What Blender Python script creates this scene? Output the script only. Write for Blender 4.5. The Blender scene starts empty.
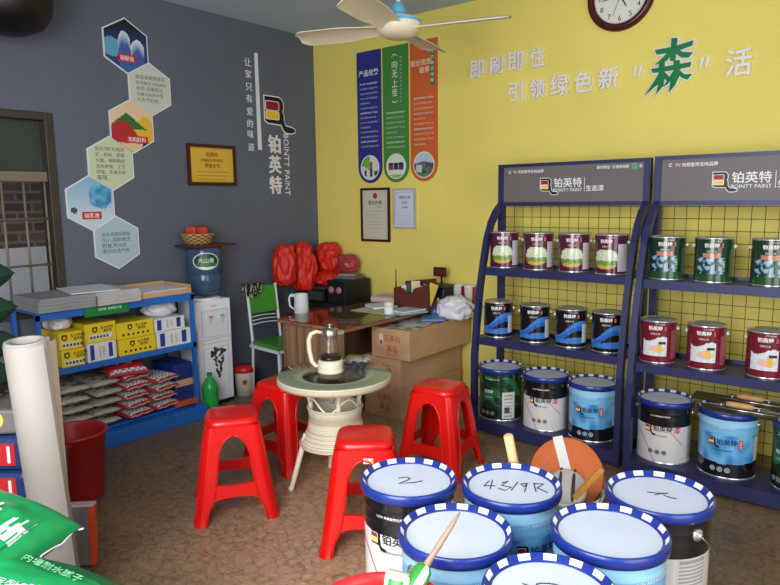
import bpy, bmesh, math, random
from math import sin, cos, pi, radians, sqrt, atan2
from mathutils import Vector, Matrix, noise
from mathutils.geometry import tessellate_polygon

SC = bpy.context.scene
COL = SC.collection

# ------------------------------------------------------------------ camera
def look_matrix(pitch, yaw, roll):
    f = Vector((sin(yaw) * cos(pitch), cos(yaw) * cos(pitch), -sin(pitch)))
    r = Vector((cos(yaw), -sin(yaw), 0))
    u = r.cross(f)
    r2 = cos(roll) * r + sin(roll) * u
    u2 = -sin(roll) * r + cos(roll) * u
    m = Matrix((r2, u2, -f)).transposed().to_4x4()
    return m

cam = bpy.data.cameras.new('camera')
cam.sensor_width = 36.0
cam.lens = 652.0 / 780.0 * 36.0
cam.clip_start = 0.02
cam_ob = bpy.data.objects.new('camera', cam)
COL.objects.link(cam_ob)
cam_ob.matrix_world = Matrix.Translation((0, 0, 1.6)) @ look_matrix(0.14146, -0.682, -0.01275)
SC.camera = cam_ob

# ------------------------------------------------------------------ world, daylight, exposure
W = bpy.data.worlds.new('world')
SC.world = W
W.use_nodes = True
bgn = W.node_tree.nodes['Background']
bgn.inputs[0].default_value = (0.86, 0.94, 1.0, 1)
bgn.inputs[1].default_value = 0.55

def area(name, loc, target, sx, sy, energy, color):
    l = bpy.data.lights.new(name, 'AREA')
    l.shape = 'RECTANGLE'
    l.size, l.size_y, l.energy, l.color = sx, sy, energy, color
    o = bpy.data.objects.new(name, l)
    COL.objects.link(o)
    o.location = loc
    o.rotation_euler = (Vector(target) - Vector(loc)).to_track_quat('-Z', 'Y').to_euler()
    return o

# daylight coming through the wide open shop front (behind the camera)
area('shopfront_daylight', (-0.85, -0.75, 1.75), (-1.6, 1.9, 0.1), 1.8, 2.2, 112, (0.97, 0.98, 1.0))
# added fill from the unseen right side, for the yellow wall and racks
area('side_fill_light', (2.05, 0.6, 1.5), (-1.2, 2.6, 0.9), 2.2, 2.2, 40, (1.0, 0.98, 0.96))

SC.view_settings.view_transform = 'Standard'
SC.view_settings.look = 'None'
SC.view_settings.gamma = 1.0
SC.view_settings.exposure = 0.5
SC.view_settings.use_curve_mapping = False

# ------------------------------------------------------------------ colour and material helpers
def lin(c):
    c = c / 255.0
    return c / 12.92 if c <= 0.04045 else ((c + 0.055) / 1.055) ** 2.4

def S(r, g, b):
    return (lin(r), lin(g), lin(b), 1.0)

MATS = {}

def mat(name, color, rough=0.5, metal=0.0, var=0.08, vscale=12.0, bump=0.0, bscale=60.0, spec=0.5,
        trans=0.0, ior=1.45, alpha=1.0, coat=0.0):
    if name in MATS:
        return MATS[name]
    m = bpy.data.materials.new(name)
    m.use_nodes = True
    nt = m.node_tree
    b = nt.nodes['Principled BSDF']
    b.inputs['Roughness'].default_value = rough
    b.inputs['Metallic'].default_value = metal
    b.inputs['Specular IOR Level'].default_value = spec
    b.inputs['Transmission Weight'].default_value = trans
    b.inputs['IOR'].default_value = ior
    b.inputs['Alpha'].default_value = alpha
    b.inputs['Coat Weight'].default_value = coat
    tc = nt.nodes.new('ShaderNodeTexCoord')
    if var > 0:
        n = nt.nodes.new('ShaderNodeTexNoise')
        n.inputs['Scale'].default_value = vscale
        n.inputs['Detail'].default_value = 4
        nt.links.new(tc.outputs['Object'], n.inputs['Vector'])
        r = nt.nodes.new('ShaderNodeValToRGB')
        r.color_ramp.elements[0].position = 0.3
        r.color_ramp.elements[1].position = 0.7
        r.color_ramp.elements[0].color = tuple(c * (1 - var) for c in color[:3]) + (1,)
        r.color_ramp.elements[1].color = tuple(min(1, c * (1 + var)) for c in color[:3]) + (1,)
        nt.links.new(n.outputs['Fac'], r.inputs['Fac'])
        nt.links.new(r.outputs['Color'], b.inputs['Base Color'])
    else:
        b.inputs['Base Color'].default_value = color
    if bump > 0:
        n2 = nt.nodes.new('ShaderNodeTexNoise')
        n2.inputs['Scale'].default_value = bscale
        n2.inputs['Detail'].default_value = 3
        nt.links.new(tc.outputs['Object'], n2.inputs['Vector'])
        bp = nt.nodes.new('ShaderNodeBump')
        bp.inputs['Strength'].default_value = bump
        bp.inputs['Distance'].default_value = 0.01
        nt.links.new(n2.outputs['Fac'], bp.inputs['Height'])
        nt.links.new(bp.outputs['Normal'], b.inputs['Normal'])
    MATS[name] = m
    return m

def thin_glass(name, color, rough=0.02, tint=0.9):
    """clear pane: fresnel reflection over a tinted see-through body"""
    if name in MATS:
        return MATS[name]
    m = bpy.data.materials.new(name)
    m.use_nodes = True
    nt = m.node_tree
    nt.nodes.remove(nt.nodes['Principled BSDF'])
    out = nt.nodes['Material Output']
    tr = nt.nodes.new('ShaderNodeBsdfTransparent')
    tr.inputs['Color'].default_value = color
    gl = nt.nodes.new('ShaderNodeBsdfGlossy')
    gl.inputs['Roughness'].default_value = rough
    fr = nt.nodes.new('ShaderNodeFresnel')
    fr.inputs['IOR'].default_value = 1.45
    mx = nt.nodes.new('ShaderNodeMixShader')
    ge = nt.nodes.new('ShaderNodeNewGeometry')
    inv = nt.nodes.new('ShaderNodeMath'); inv.operation = 'SUBTRACT'; inv.inputs[0].default_value = 1.0
    nt.links.new(ge.outputs['Backfacing'], inv.inputs[1])
    mu_ = nt.nodes.new('ShaderNodeMath'); mu_.operation = 'MULTIPLY'
    nt.links.new(fr.outputs[0], mu_.inputs[0])
    nt.links.new(inv.outputs[0], mu_.inputs[1])
    nt.links.new(mu_.outputs[0], mx.inputs[0])
    nt.links.new(tr.outputs[0], mx.inputs[1])
    nt.links.new(gl.outputs[0], mx.inputs[2])
    nt.links.new(mx.outputs[0], out.inputs['Surface'])
    MATS[name] = m
    return m

def printed(name, rough=0.35, metal=0.0, coat=0.0, bump=0.0, bscale=40):
    """material whose printed design is stored on the mesh as the face colours"""
    if name in MATS:
        return MATS[name]
    m = bpy.data.materials.new(name)
    m.use_nodes = True
    nt = m.node_tree
    b = nt.nodes['Principled BSDF']
    b.inputs['Roughness'].default_value = rough
    b.inputs['Metallic'].default_value = metal
    b.inputs['Coat Weight'].default_value = coat
    a = nt.nodes.new('ShaderNodeAttribute')
    a.attribute_name = 'Col'
    nt.links.new(a.outputs['Color'], b.inputs['Base Color'])
    if bump > 0:
        tc = nt.nodes.new('ShaderNodeTexCoord')
        n2 = nt.nodes.new('ShaderNodeTexNoise')
        n2.inputs['Scale'].default_value = bscale
        nt.links.new(tc.outputs['Object'], n2.inputs['Vector'])
        bp = nt.nodes.new('ShaderNodeBump')
        bp.inputs['Strength'].default_value = bump
        bp.inputs['Distance'].default_value = 0.01
        nt.links.new(n2.outputs['Fac'], bp.inputs['Height'])
        nt.links.new(bp.outputs['Normal'], b.inputs['Normal'])
    MATS[name] = m
    return m

# ------------------------------------------------------------------ text
_TX = {}

def text_data(s, off=0.0, res=2):
    k = (s, off, res)
    if k in _TX:
        return _TX[k]
    cu = bpy.data.curves.new('txt', 'FONT')
    cu.body = s
    cu.size = 1.0
    cu.resolution_u = res
    cu.offset = off
    o = bpy.data.objects.new('txt', cu)
    COL.objects.link(o)
    dg = bpy.context.evaluated_depsgraph_get()
    dg.update()
    me = bpy.data.meshes.new_from_object(o.evaluated_get(dg))
    vs = [(v.co.x, v.co.y) for v in me.vertices]
    fs = [tuple(p.vertices) for p in me.polygons]
    # contour edges: used by one face only
    cnt = {}
    for f in fs:
        for i in range(len(f)):
            e = (f[i], f[(i + 1) % len(f)])
            cnt[tuple(sorted(e))] = cnt.get(tuple(sorted(e)), 0) + 1
    rim = []
    for f in fs:
        for i in range(len(f)):
            e = (f[i], f[(i + 1) % len(f)])
            if cnt[tuple(sorted(e))] == 1:
                rim.append(e)
    bpy.data.objects.remove(o)
    bpy.data.curves.remove(cu)
    bpy.data.meshes.remove(me)
    x0, x1 = min(v[0] for v in vs), max(v[0] for v in vs)
    y0, y1 = min(v[1] for v in vs), max(v[1] for v in vs)
    r = (vs, fs, rim, (x0, x1, y0, y1))
    _TX[k] = r
    return r

# ------------------------------------------------------------------ mesh builder
WHITE = (0.8, 0.8, 0.8, 1)

class MB:
    def __init__(self):
        self.v, self.f, self.m, self.c, self.s = [], [], [], [], []

    def add(self, vs, fs, mi=0, col=WHITE, smooth=False, M=None):
        n = len(self.v)
        if M is not None:
            vs = [M @ Vector(p) for p in vs]
        self.v.extend(tuple(p) for p in vs)
        for i, f in enumerate(fs):
            self.f.append(tuple(n + k for k in f))
            self.m.append(mi)
            self.c.append(col[i] if isinstance(col, list) else col)
            self.s.append(smooth)
        return self

    def box(self, x0, x1, y0, y1, z0, z1, mi=0, col=WHITE, M=None, bev=0.0):
        if bev <= 0:
            vs = [(x0, y0, z0), (x1, y0, z0), (x1, y1, z0), (x0, y1, z0), (x0, y0, z1), (x1, y0, z1), (x1, y1, z1), (x0, y1, z1)]
            fs = [(0, 3, 2, 1), (4, 5, 6, 7), (0, 1, 5, 4), (1, 2, 6, 5), (2, 3, 7, 6), (3, 0, 4, 7)]
            return self.add(vs, fs, mi, col, False, M)
        bm = bmesh.new()
        bmesh.ops.create_cube(bm, size=1)
        for v in bm.verts:
            v.co = ((x0 + x1) / 2 + v.co.x * (x1 - x0), (y0 + y1) / 2 + v.co.y * (y1 - y0), (z0 + z1) / 2 + v.co.z * (z1 - z0))
        bmesh.ops.bevel(bm, geom=bm.edges[:], offset=bev, segments=2, affect='EDGES', profile=0.5)
        bm.verts.ensure_lookup_table()
        vs = [v.co.copy() for v in bm.verts]
        fs = [tuple(v.index for v in f.verts) for f in bm.faces]
        bm.free()
        return self.add(vs, fs, mi, col, False, M)

    def lathe(self, prof, seg=32, mi=0, col=WHITE, M=None, smooth=True, caps=(False, False), fn=None):
        """prof: (r, z) list, revolved about z; fn(i, k) -> colour of the face of profile piece i, segment k"""
        vs, fs, cs = [], [], []
        for (r, z) in prof:
            for k in range(seg):
                a = 2 * pi * k / seg
                vs.append((r * cos(a), r * sin(a), z))
        for i in range(len(prof) - 1):
            for k in range(seg):
                k2 = (k + 1) % seg
                fs.append((i * seg + k, i * seg + k2, (i + 1) * seg + k2, (i + 1) * seg + k))
                cs.append(fn(i, k) if fn else col)
        if caps[0]:
            fs.append(tuple(range(seg - 1, -1, -1)))
            cs.append(fn(0, 0) if fn else col)
        if caps[1]:
            b = (len(prof) - 1) * seg
            fs.append(tuple(b + k for k in range(seg)))
            cs.append(fn(len(prof) - 2, 0) if fn else col)
        return self.add(vs, fs, mi, cs, smooth, M)

    def tube(self, pts, r, seg=8, mi=0, col=WHITE, M=None, closed=False, smooth=True, rx=None):
        """swept round (or elliptic rx) tube; r may be a list"""
        pts = [Vector(p) for p in pts]
        n = len(pts)
        rs = r if isinstance(r, (list, tuple)) else [r] * n
        vs, fs = [], []
        prev = None
        for i in range(n):
            if closed:
                t = pts[(i + 1) % n] - pts[i - 1]
            else:
                t = pts[min(i + 1, n - 1)] - pts[max(i - 1, 0)]
            if t.length < 1e-9:
                t = Vector((0, 0, 1))
            t.normalize()
            if prev is None:
                a = Vector((0, 0, 1)) if abs(t.z) < 0.9 else Vector((1, 0, 0))
                u = t.cross(a).normalized()
            else:
                u = prev - t * prev.dot(t)
                u = u.normalized() if u.length > 1e-6 else t.orthogonal().normalized()
            prev = u
            w = t.cross(u)
            for k in range(seg):
                a = 2 * pi * k / seg + (pi / 4 if seg == 4 else 0)
                vs.append(pts[i] + (u * cos(a) * (rx or rs[i]) + w * sin(a) * rs[i]))
        m = n if closed else n - 1
        for i in range(m):
            j = (i + 1) % n
            for k in range(seg):
                k2 = (k + 1) % seg
                fs.append((i * seg + k, i * seg + k2, j * seg + k2, j * seg + k))
        if not closed:
            fs.append(tuple(range(seg - 1, -1, -1)))
            fs.append(tuple((n - 1) * seg + k for k in range(seg)))
        return self.add(vs, fs, mi, col, smooth and seg > 4, M)

    def prism(self, poly, d, mi=0, col=WHITE, M=None, holes=()):
        """polygon in xy extruded from z=0 to z=d"""
        loops = [list(poly)] + [list(h) for h in holes]
        flat = [p for l in loops for p in l]
        tris = tessellate_polygon([[Vector((p[0], p[1], 0)) for p in l] for l in loops])
        n = len(flat)
        vs = [(p[0], p[1], 0) for p in flat] + [(p[0], p[1], d) for p in flat]
        fs = []
        for t in tris:
            a, b, c = t
            A, B, Cc = flat[a], flat[b], flat[c]
            cr = (B[0] - A[0]) * (Cc[1] - A[1]) - (B[1] - A[1]) * (Cc[0] - A[0])
            if cr < 0:
                a, c = c, a
            fs.append((n + a, n + b, n + c))
            fs.append((c, b, a))
        o = 0
        for li, l in enumerate(loops):
            k = len(l)
            ar = sum(l[i][0] * l[(i + 1) % k][1] - l[(i + 1) % k][0] * l[i][1] for i in range(k))
            ccw = (ar > 0) == (li == 0)
            for i in range(k):
                p, q = o + i, o + (i + 1) % k
                fs.append((p, q, n + q, n + p) if ccw else (q, p, n + p, n + q))
            o += k
        return self.add(vs, fs, mi, col, False, M)

    def text(self, s, M, h=None, box=None, mi=0, col=WHITE, th=0.0, off=0.0, res=2, bend=None, align='c', width=None):
        """lettering in the local xy plane of M, fitted to height h, to width, or to a (w, h) box; bend = radius wraps it round z"""
        vs, fs, rim, (x0, x1, y0, y1) = text_data(s, off, res)
        if box:
            sx, sy = box[0] / (x1 - x0), box[1] / (y1 - y0)
        elif width:
            sx = sy = width / (x1 - x0)
        else:
            sx = sy = h / (y1 - y0)
        cx = (x0 + x1) / 2 if align == 'c' else x0
        cy = (y0 + y1) / 2
        P = [((x - cx) * sx, (y - cy) * sy) for x, y in vs]

        def place(p, z):
            if bend is None:
                return (p[0], p[1], z)
            a = p[0] / bend
            R = bend + z
            return (R * sin(a), p[1], R * cos(a) - bend)
        n = len(P)
        V = [place(p, th) for p in P]
        F = list(fs)
        if th > 0 and bend is None:
            V += [place(p, 0) for p in P]
            for a, b in rim:
                F.append((b, a, n + a, n + b))
        return self.add(V, F, mi, col, False, M)

    def polar(self, boundary, rings, fn, M=None, mi=0, z=0.0):
        """filled star-shaped outline (xy points), coloured by fn(x, y)"""
        n = len(boundary)
        vs, fs, cs = [(0, 0, z)], [], []
        for r in range(1, rings + 1):
            for p in boundary:
                vs.append((p[0] * r / rings, p[1] * r / rings, z))
        for r in range(rings):
            for k in range(n):
                k2 = (k + 1) % n
                if r == 0:
                    f = (0, 1 + k, 1 + k2)
                else:
                    a, b = 1 + (r - 1) * n, 1 + r * n
                    f = (a + k, b + k, b + k2, a + k2)
                fs.append(f)
                cx = sum(vs[i][0] for i in f) / len(f)
                cy = sum(vs[i][1] for i in f) / len(f)
                cs.append(fn(cx, cy))
        return self.add(vs, fs, mi, cs, False, M)

    def grid(self, nu, nv, pos, fn=None, mi=0, col=WHITE, M=None, smooth=True, wrap=False):
        """pos(u, v) for u, v in 0..1; fn(u, v) -> face colour"""
        vs = [pos(i / nu, j / nv) for j in range(nv + 1) for i in range(nu + 1)]
        fs, cs = [], []
        for j in range(nv):
            for i in range(nu):
                a = j * (nu + 1) + i
                fs.append((a, a + 1, a + nu + 2, a + nu + 1))
                cs.append(fn((i + .5) / nu, (j + .5) / nv) if fn else col)
        return self.add(vs, fs, mi, cs, smooth, M)

    def build(self, name, mats, parent=None, M=None):
        me = bpy.data.meshes.new(name)
        me.from_pydata([tuple(p) for p in self.v], [], self.f)
        if not isinstance(mats, (list, tuple)):
            mats = [mats]
        for m in mats:
            me.materials.append(m)
        me.polygons.foreach_set('material_index', self.m)
        me.polygons.foreach_set('use_smooth', self.s)
        ca = me.color_attributes.new('Col', 'FLOAT_COLOR', 'CORNER')
        buf = []
        for p, c in zip(me.polygons, self.c):
            c4 = tuple(c) if len(c) == 4 else tuple(c) + (1.0,)
            buf.extend(c4 * p.loop_total)
        ca.data.foreach_set('color', buf)
        me.validate()
        me.update()
        o = bpy.data.objects.new(name, me)
        COL.objects.link(o)
        if M is not None:
            o.matrix_basis = M
        if parent is not None:
            o.parent = parent
        return o

# ------------------------------------------------------------------ scene-graph helpers
def tag(o, label=None, cat=None, group=None, kind=None):
    if label:
        o['label'] = label
    if cat:
        o['category'] = cat
    if group:
        o['group'] = group
    if kind:
        o['kind'] = kind
    return o

def thing(name, label, cat, loc=(0, 0, 0), rot=(0, 0, 0), group=None):
    o = bpy.data.objects.new(name, None)
    o.empty_display_size = 0.05
    COL.objects.link(o)
    o.location = loc
    o.rotation_euler = rot
    return tag(o, label, cat, group)

def dup(root, label=None, loc=None, rot=None, group=None):
    def cp(o, par):
        c = o.copy()
        COL.objects.link(c)
        if par is not None:
            c.parent = par
        for ch in list(o.children):
            cp(ch, c)
        return c
    r = cp(root, None)
    if label:
        r['label'] = label
    if loc is not None:
        r.location = loc
    if rot is not None:
        r.rotation_euler = rot
    if group:
        r['group'] = group
    return r

def structure(o):
    o['kind'] = 'structure'
    return o

def T(x=0, y=0, z=0):
    return Matrix.Translation((x, y, z))

def RX(a):
    return Matrix.Rotation(a, 4, 'X')

def RY(a):
    return Matrix.Rotation(a, 4, 'Y')

def RZ(a):
    return Matrix.Rotation(a, 4, 'Z')

FRONT = RX(pi / 2)                       # local xy -> world xz, facing -y (on the yellow wall)
SIDE = RZ(pi / 2) @ RX(pi / 2)           # local xy -> world yz, facing +x (on the grey wall)

def circ(r, n=32, cx=0, cy=0):
    return [(cx + r * cos(2 * pi * k / n), cy + r * sin(2 * pi * k / n)) for k in range(n)]

def rrect(w, h, r, n=5):
    out = []
    for (cx, cy, a0) in ((w / 2 - r, h / 2 - r, 0), (-w / 2 + r, h / 2 - r, pi / 2), (-w / 2 + r, -h / 2 + r, pi), (w / 2 - r, -h / 2 + r, 1.5 * pi)):
        for k in range(n + 1):
            a = a0 + pi / 2 * k / n
            out.append((cx + r * cos(a), cy + r * sin(a)))
    return out

def on_cyl(R, ang, z):
    """frame tangent to a vertical cylinder of radius R at angle ang (0 = -y side, positive to +x)"""
    return RZ(ang) @ T(0, -R, z) @ FRONT

def hash2(i, j, s=0):
    v = sin(i * 127.1 + j * 311.7 + s * 74.7) * 43758.5453
    return v - math.floor(v)

XW, YW, HC = -4.5, 4.46, 3.085           # grey wall, yellow wall, ceiling height
# ================================================================== the room
def floor_material():
    m = bpy.data.materials.new('worn_and_lit_patterned_floor')
    m.use_nodes = True
    nt = m.node_tree
    N, L = nt.nodes, nt.links
    b = N['Principled BSDF']
    tc = N.new('ShaderNodeTexCoord')
    n1 = N.new('ShaderNodeTexNoise'); n1.inputs['Scale'].default_value = 1.4; n1.inputs['Detail'].default_value = 6
    n2 = N.new('ShaderNodeTexNoise'); n2.inputs['Scale'].default_value = 26; n2.inputs['Detail'].default_value = 5
    L.new(tc.outputs['Object'], n1.inputs['Vector'])
    L.new(tc.outputs['Object'], n2.inputs['Vector'])
    # veins: warped cell borders
    add = N.new('ShaderNodeVectorMath'); add.operation = 'MULTIPLY_ADD'
    nw = N.new('ShaderNodeTexNoise'); nw.inputs['Scale'].default_value = 9; nw.inputs['Detail'].default_value = 3
    L.new(tc.outputs['Object'], nw.inputs['Vector'])
    L.new(nw.outputs['Color'], add.inputs[0])
    add.inputs[1].default_value = (0.16, 0.16, 0)
    L.new(tc.outputs['Object'], add.inputs[2])
    vo = N.new('ShaderNodeTexVoronoi'); vo.feature = 'DISTANCE_TO_EDGE'; vo.inputs['Scale'].default_value = 17
    L.new(add.outputs[0], vo.inputs['Vector'])
    rp = N.new('ShaderNodeValToRGB')
    rp.color_ramp.elements[0].position = 0.0; rp.color_ramp.elements[0].color = (0.36, 0.35, 0.34, 1)
    rp.color_ramp.elements[1].position = 0.06; rp.color_ramp.elements[1].color = (1, 1, 1, 1)
    L.new(vo.outputs['Distance'], rp.inputs['Fac'])
    base = N.new('ShaderNodeValToRGB')
    base.color_ramp.elements[0].position = 0.3; base.color_ramp.elements[0].color = S(112, 90, 66)
    base.color_ramp.elements[1].position = 0.72; base.color_ramp.elements[1].color = S(146, 120, 92)
    L.new(n1.outputs['Fac'], base.inputs['Fac'])
    # pale band towards the table: some wear, plus daylight painted into the colour
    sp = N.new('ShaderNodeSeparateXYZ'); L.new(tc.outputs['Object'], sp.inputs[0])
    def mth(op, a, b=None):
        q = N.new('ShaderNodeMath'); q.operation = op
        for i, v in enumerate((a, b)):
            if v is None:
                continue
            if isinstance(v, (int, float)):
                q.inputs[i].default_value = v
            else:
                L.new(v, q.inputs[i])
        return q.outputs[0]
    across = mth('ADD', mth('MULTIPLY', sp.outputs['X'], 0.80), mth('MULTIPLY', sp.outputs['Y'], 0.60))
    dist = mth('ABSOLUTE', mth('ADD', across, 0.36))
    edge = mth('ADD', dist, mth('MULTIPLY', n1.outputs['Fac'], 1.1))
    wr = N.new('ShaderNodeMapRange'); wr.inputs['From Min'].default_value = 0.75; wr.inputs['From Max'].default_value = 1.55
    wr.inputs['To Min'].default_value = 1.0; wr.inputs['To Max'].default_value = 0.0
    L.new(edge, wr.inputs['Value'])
    worn_lit = N.new('ShaderNodeMixRGB'); worn_lit.inputs[2].default_value = S(196, 162, 130)
    L.new(base.outputs['Color'], worn_lit.inputs[1]); L.new(mth('MULTIPLY', wr.outputs[0], 0.85), worn_lit.inputs['Fac'])
    mx = N.new('ShaderNodeMixRGB'); mx.blend_type = 'MULTIPLY'; mx.inputs['Fac'].default_value = 0.7
    L.new(worn_lit.outputs['Color'], mx.inputs[1]); L.new(rp.outputs['Color'], mx.inputs[2])
    r3 = N.new('ShaderNodeValToRGB')
    r3.color_ramp.elements[0].position = 0.3; r3.color_ramp.elements[0].color = (0.62, 0.6, 0.58, 1)
    r3.color_ramp.elements[1].position = 0.7; r3.color_ramp.elements[1].color = (1.12, 1.1, 1.08, 1)
    L.new(n2.outputs['Fac'], r3.inputs['Fac'])
    m2 = N.new('ShaderNodeMixRGB'); m2.blend_type = 'MULTIPLY'; m2.inputs['Fac'].default_value = 0.8
    L.new(mx.outputs['Color'], m2.inputs[1]); L.new(r3.outputs['Color'], m2.inputs[2])
    # tile joints, one metre apart
    br = N.new('ShaderNodeTexBrick')
    br.offset = 0.0; br.inputs['Scale'].default_value = 1.0; br.inputs['Mortar Size'].default_value = 0.004
    br.inputs['Brick Width'].default_value = 0.8; br.inputs['Row Height'].default_value = 0.8
    br.inputs['Color1'].default_value = (1, 1, 1, 1); br.inputs['Color2'].default_value = (1, 1, 1, 1)
    br.inputs['Mortar'].default_value = (1.14, 1.10, 1.04, 1)
    L.new(tc.outputs['Object'], br.inputs['Vector'])
    m3 = N.new('ShaderNodeMixRGB'); m3.blend_type = 'MULTIPLY'; m3.inputs['Fac'].default_value = 1
    L.new(m2.outputs['Color'], m3.inputs[1]); L.new(br.outputs['Color'], m3.inputs[2])
    L.new(m3.outputs['Color'], b.inputs['Base Color'])
    b.inputs['Roughness'].default_value = 0.42
    bp = N.new('ShaderNodeBump'); bp.inputs['Strength'].default_value = 0.25; bp.inputs['Distance'].default_value = 0.004
    L.new(rp.outputs['Color'], bp.inputs['Height'])
    L.new(bp.outputs['Normal'], b.inputs['Normal'])
    return m

M_yel = mat('yellow_wall_paint', S(231, 214, 108), 0.62, var=0.05, vscale=1.6, bump=0.05, bscale=90)
M_grey = mat('slate_grey_wall_paint', S(92, 98, 112), 0.6, var=0.06, vscale=1.4, bump=0.05, bscale=90)
M_ceil = mat('ceiling_paint', S(186, 202, 224), 0.8, var=0.04, vscale=1.2)
M_white_wall = mat('pale_wall_paint', S(205, 200, 186), 0.8, var=0.04, vscale=1.5)

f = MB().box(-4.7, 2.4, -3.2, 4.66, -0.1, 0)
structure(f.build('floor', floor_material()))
f = MB().box(-4.7, 2.4, -1.3, 4.66, HC, HC + 0.12)
structure(f.build('ceiling', M_ceil))
f = MB().box(XW, 2.4, YW, YW + 0.2, 0, HC)
structure(f.build('wall_back', M_yel))
WY0, WY1, WZ0, WZ1 = 0.55, 2.03, 0.86, 2.19     # window opening in the grey wall
f = MB()
f.box(XW - 0.2, XW, -1.3, WY0, 0, HC)
f.box(XW - 0.2, XW, WY1, YW + 0.2, 0, HC)
f.box(XW - 0.2, XW, WY0, WY1, 0, WZ0)
f.box(XW - 0.2, XW, WY0, WY1, WZ1, HC)
structure(f.build('wall_left', M_grey))
f = MB()
f.box(2.2, 2.4, 1.9, YW, 0, HC)
f.box(2.2, 2.4, -0.7, 1.9, 2.65, HC)
f.box(2.2, 2.4, -1.3, -0.7, 0, HC)
structure(f.build('wall_right', M_white_wall))
f = MB()
f.box(-4.5, -1.85, -1.3, -1.1, 0, HC)
f.box(-1.85, 0.6, -1.3, -1.1, 2.9, HC)
f.box(0.6, 2.2, -1.3, -1.1, 0, HC)
structure(f.build('wall_front', M_white_wall))

# ---- the barred window
M_wfr = mat('dull_bronze_window_frame', S(66, 60, 52), 0.5, 0.2, var=0.15, vscale=8)
M_wbar = mat('painted_security_bar', S(128, 116, 100), 0.55, 0.1, var=0.18, vscale=25)
M_frost = mat('dusty_green_glass', S(60, 72, 66), 0.25, var=0.15, vscale=3, trans=0.15)
win = thing('window_1', None, None, (XW, 0, 0))
structure(win)
f = MB()
f.box(-0.12, 0.02, WY1 - 0.055, WY1, WZ0, WZ1, bev=0.005)
f.box(-0.12, 0.02, WY0, WY0 + 0.055, WZ0, WZ1, bev=0.005)
f.box(-0.12, 0.02, WY0 + 0.055, WY1 - 0.055, WZ1 - 0.05, WZ1, bev=0.005)
f.box(-0.12, 0.02, WY0 + 0.055, WY1 - 0.055, WZ0, WZ0 + 0.05, bev=0.005)
f.build('window_frame', M_wfr, win)
MB().box(-0.1, 0.0, WY0 + 0.055, WY1 - 0.055, 1.745, 1.81, bev=0.005).build('transom', mat('pale_transom', S(120, 108, 92), 0.5, var=0.1), win)
MB().box(-0.07, -0.062, WY0 + 0.05, WY1 - 0.05, 1.81, WZ1 - 0.05).build('upper_pane', M_frost, win)
for k in range(8):
    y = 1.965 - 0.1325 * k - (0.0 if k else -0.0)
    if y > WY0 + 0.07:
        MB().tube([(-0.035, y, WZ0 + 0.04), (-0.035, y, 1.75)], 0.0085, 6).build('vertical_bar', M_wbar, win)
for z in (1.505, 1.2, 0.98):
    MB().tube([(-0.025, WY0 + 0.05, z), (-0.025, WY1 - 0.05, z)], 0.009, 6).build('cross_bar', M_wbar, win)

# ---- outside the window: a brick wall across the alley
def brick_material():
    m = bpy.data.materials.new('old_dark_brick')
    m.use_nodes = True
    nt = m.node_tree
    b = nt.nodes['Principled BSDF']
    tc = nt.nodes.new('ShaderNodeTexCoord')
    mp = nt.nodes.new('ShaderNodeMapping')
    mp.inputs['Rotation'].default_value = (pi / 2, 0, pi / 2)
    br = nt.nodes.new('ShaderNodeTexBrick')
    br.inputs['Scale'].default_value = 1
    br.inputs['Brick Width'].default_value = 0.26; br.inputs['Row Height'].default_value = 0.09
    br.inputs['Mortar Size'].default_value = 0.012
    br.inputs['Color1'].default_value = S(112, 92, 80); br.inputs['Color2'].default_value = S(84, 72, 66)
    br.inputs['Mortar'].default_value = S(130, 122, 112)
    sep = nt.nodes.new('ShaderNodeSeparateXYZ'); cb = nt.nodes.new('ShaderNodeCombineXYZ')
    nt.links.new(tc.outputs['Object'], sep.inputs[0])
    nt.links.new(sep.outputs['Y'], cb.inputs['X']); nt.links.new(sep.outputs['Z'], cb.inputs['Y'])
    nt.links.new(cb.outputs[0], br.inputs['Vector'])
    nt.links.new(br.outputs['Color'], b.inputs['Base Color'])
    b.inputs['Roughness'].default_value = 0.9
    return m
f = MB().box(-6.6, -6.3, -1.5, 5.0, 0, 2.9)
structure(f.build('alley_brick_wall', brick_material()))
f = MB().box(-6.6, -4.7, -1.5, 5.0, -0.1, 0.0)
structure(f.build('alley_ground', mat('alley_concrete', S(120, 116, 108), 0.9, var=0.15, vscale=3)))
f = MB().box(-6.7, -5.3, -1.5, 5.0, 3.3, 3.4)
structure(f.build('alley_roof', mat('alley_roof_sheet', S(96, 96, 98), 0.8)))

M_sheet = mat('weathered_white_board', S(206, 208, 212), 0.7, var=0.1, vscale=4)
o = MB().box(-0.02, 0.0, -0.75, 0.75, 0, 1.24, col=WHITE).build('leaning_board', M_sheet)
o.location = (-6.0, 2.55, 0.0); o.rotation_euler = (0, radians(-11), 0)
tag(o, 'whitish weathered board leaning on the brick wall outside the barred window', 'board')
o = MB().box(-0.03, 0.03, -0.04, 0.04, 0, 1.3, bev=0.006).build('dark_post', mat('black_painted_wood', S(30, 30, 32), 0.6))
o.location = (-5.6, 2.52, 0.0)
tag(o, 'short dark post standing in the alley outside the window', 'post')
# ================================================================== things fixed to the walls
P_matte = printed('printed_matte_board', 0.5)
P_gloss = printed('printed_gloss_board', 0.3)
M_letter = mat('white_acrylic_letter', S(232, 226, 220), 0.35, var=0.0)
M_wtext = mat('white_lettering', S(225, 228, 232), 0.5, var=0.0)
M_ktext = mat('black_lettering', S(26, 26, 28), 0.5, var=0.0)

C_K, C_W, C_R, C_Y = S(18, 18, 20), S(232, 232, 232), S(150, 22, 34), S(240, 192, 44)
LOGO = [(-.42, .5), (.2, .5), (.34, .44), (.4, .32), (.4, .14), (.35, .04), (.41, -.06), (.42, -.28), (.50, -.44), (.8, -.48), (.93, -.54), (.92, -.62),
        (.75, -.67), (.5, -.66), (.40, -.58), (.30, -.40), (-.3, -.38), (-.42, -.3)]

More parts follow.
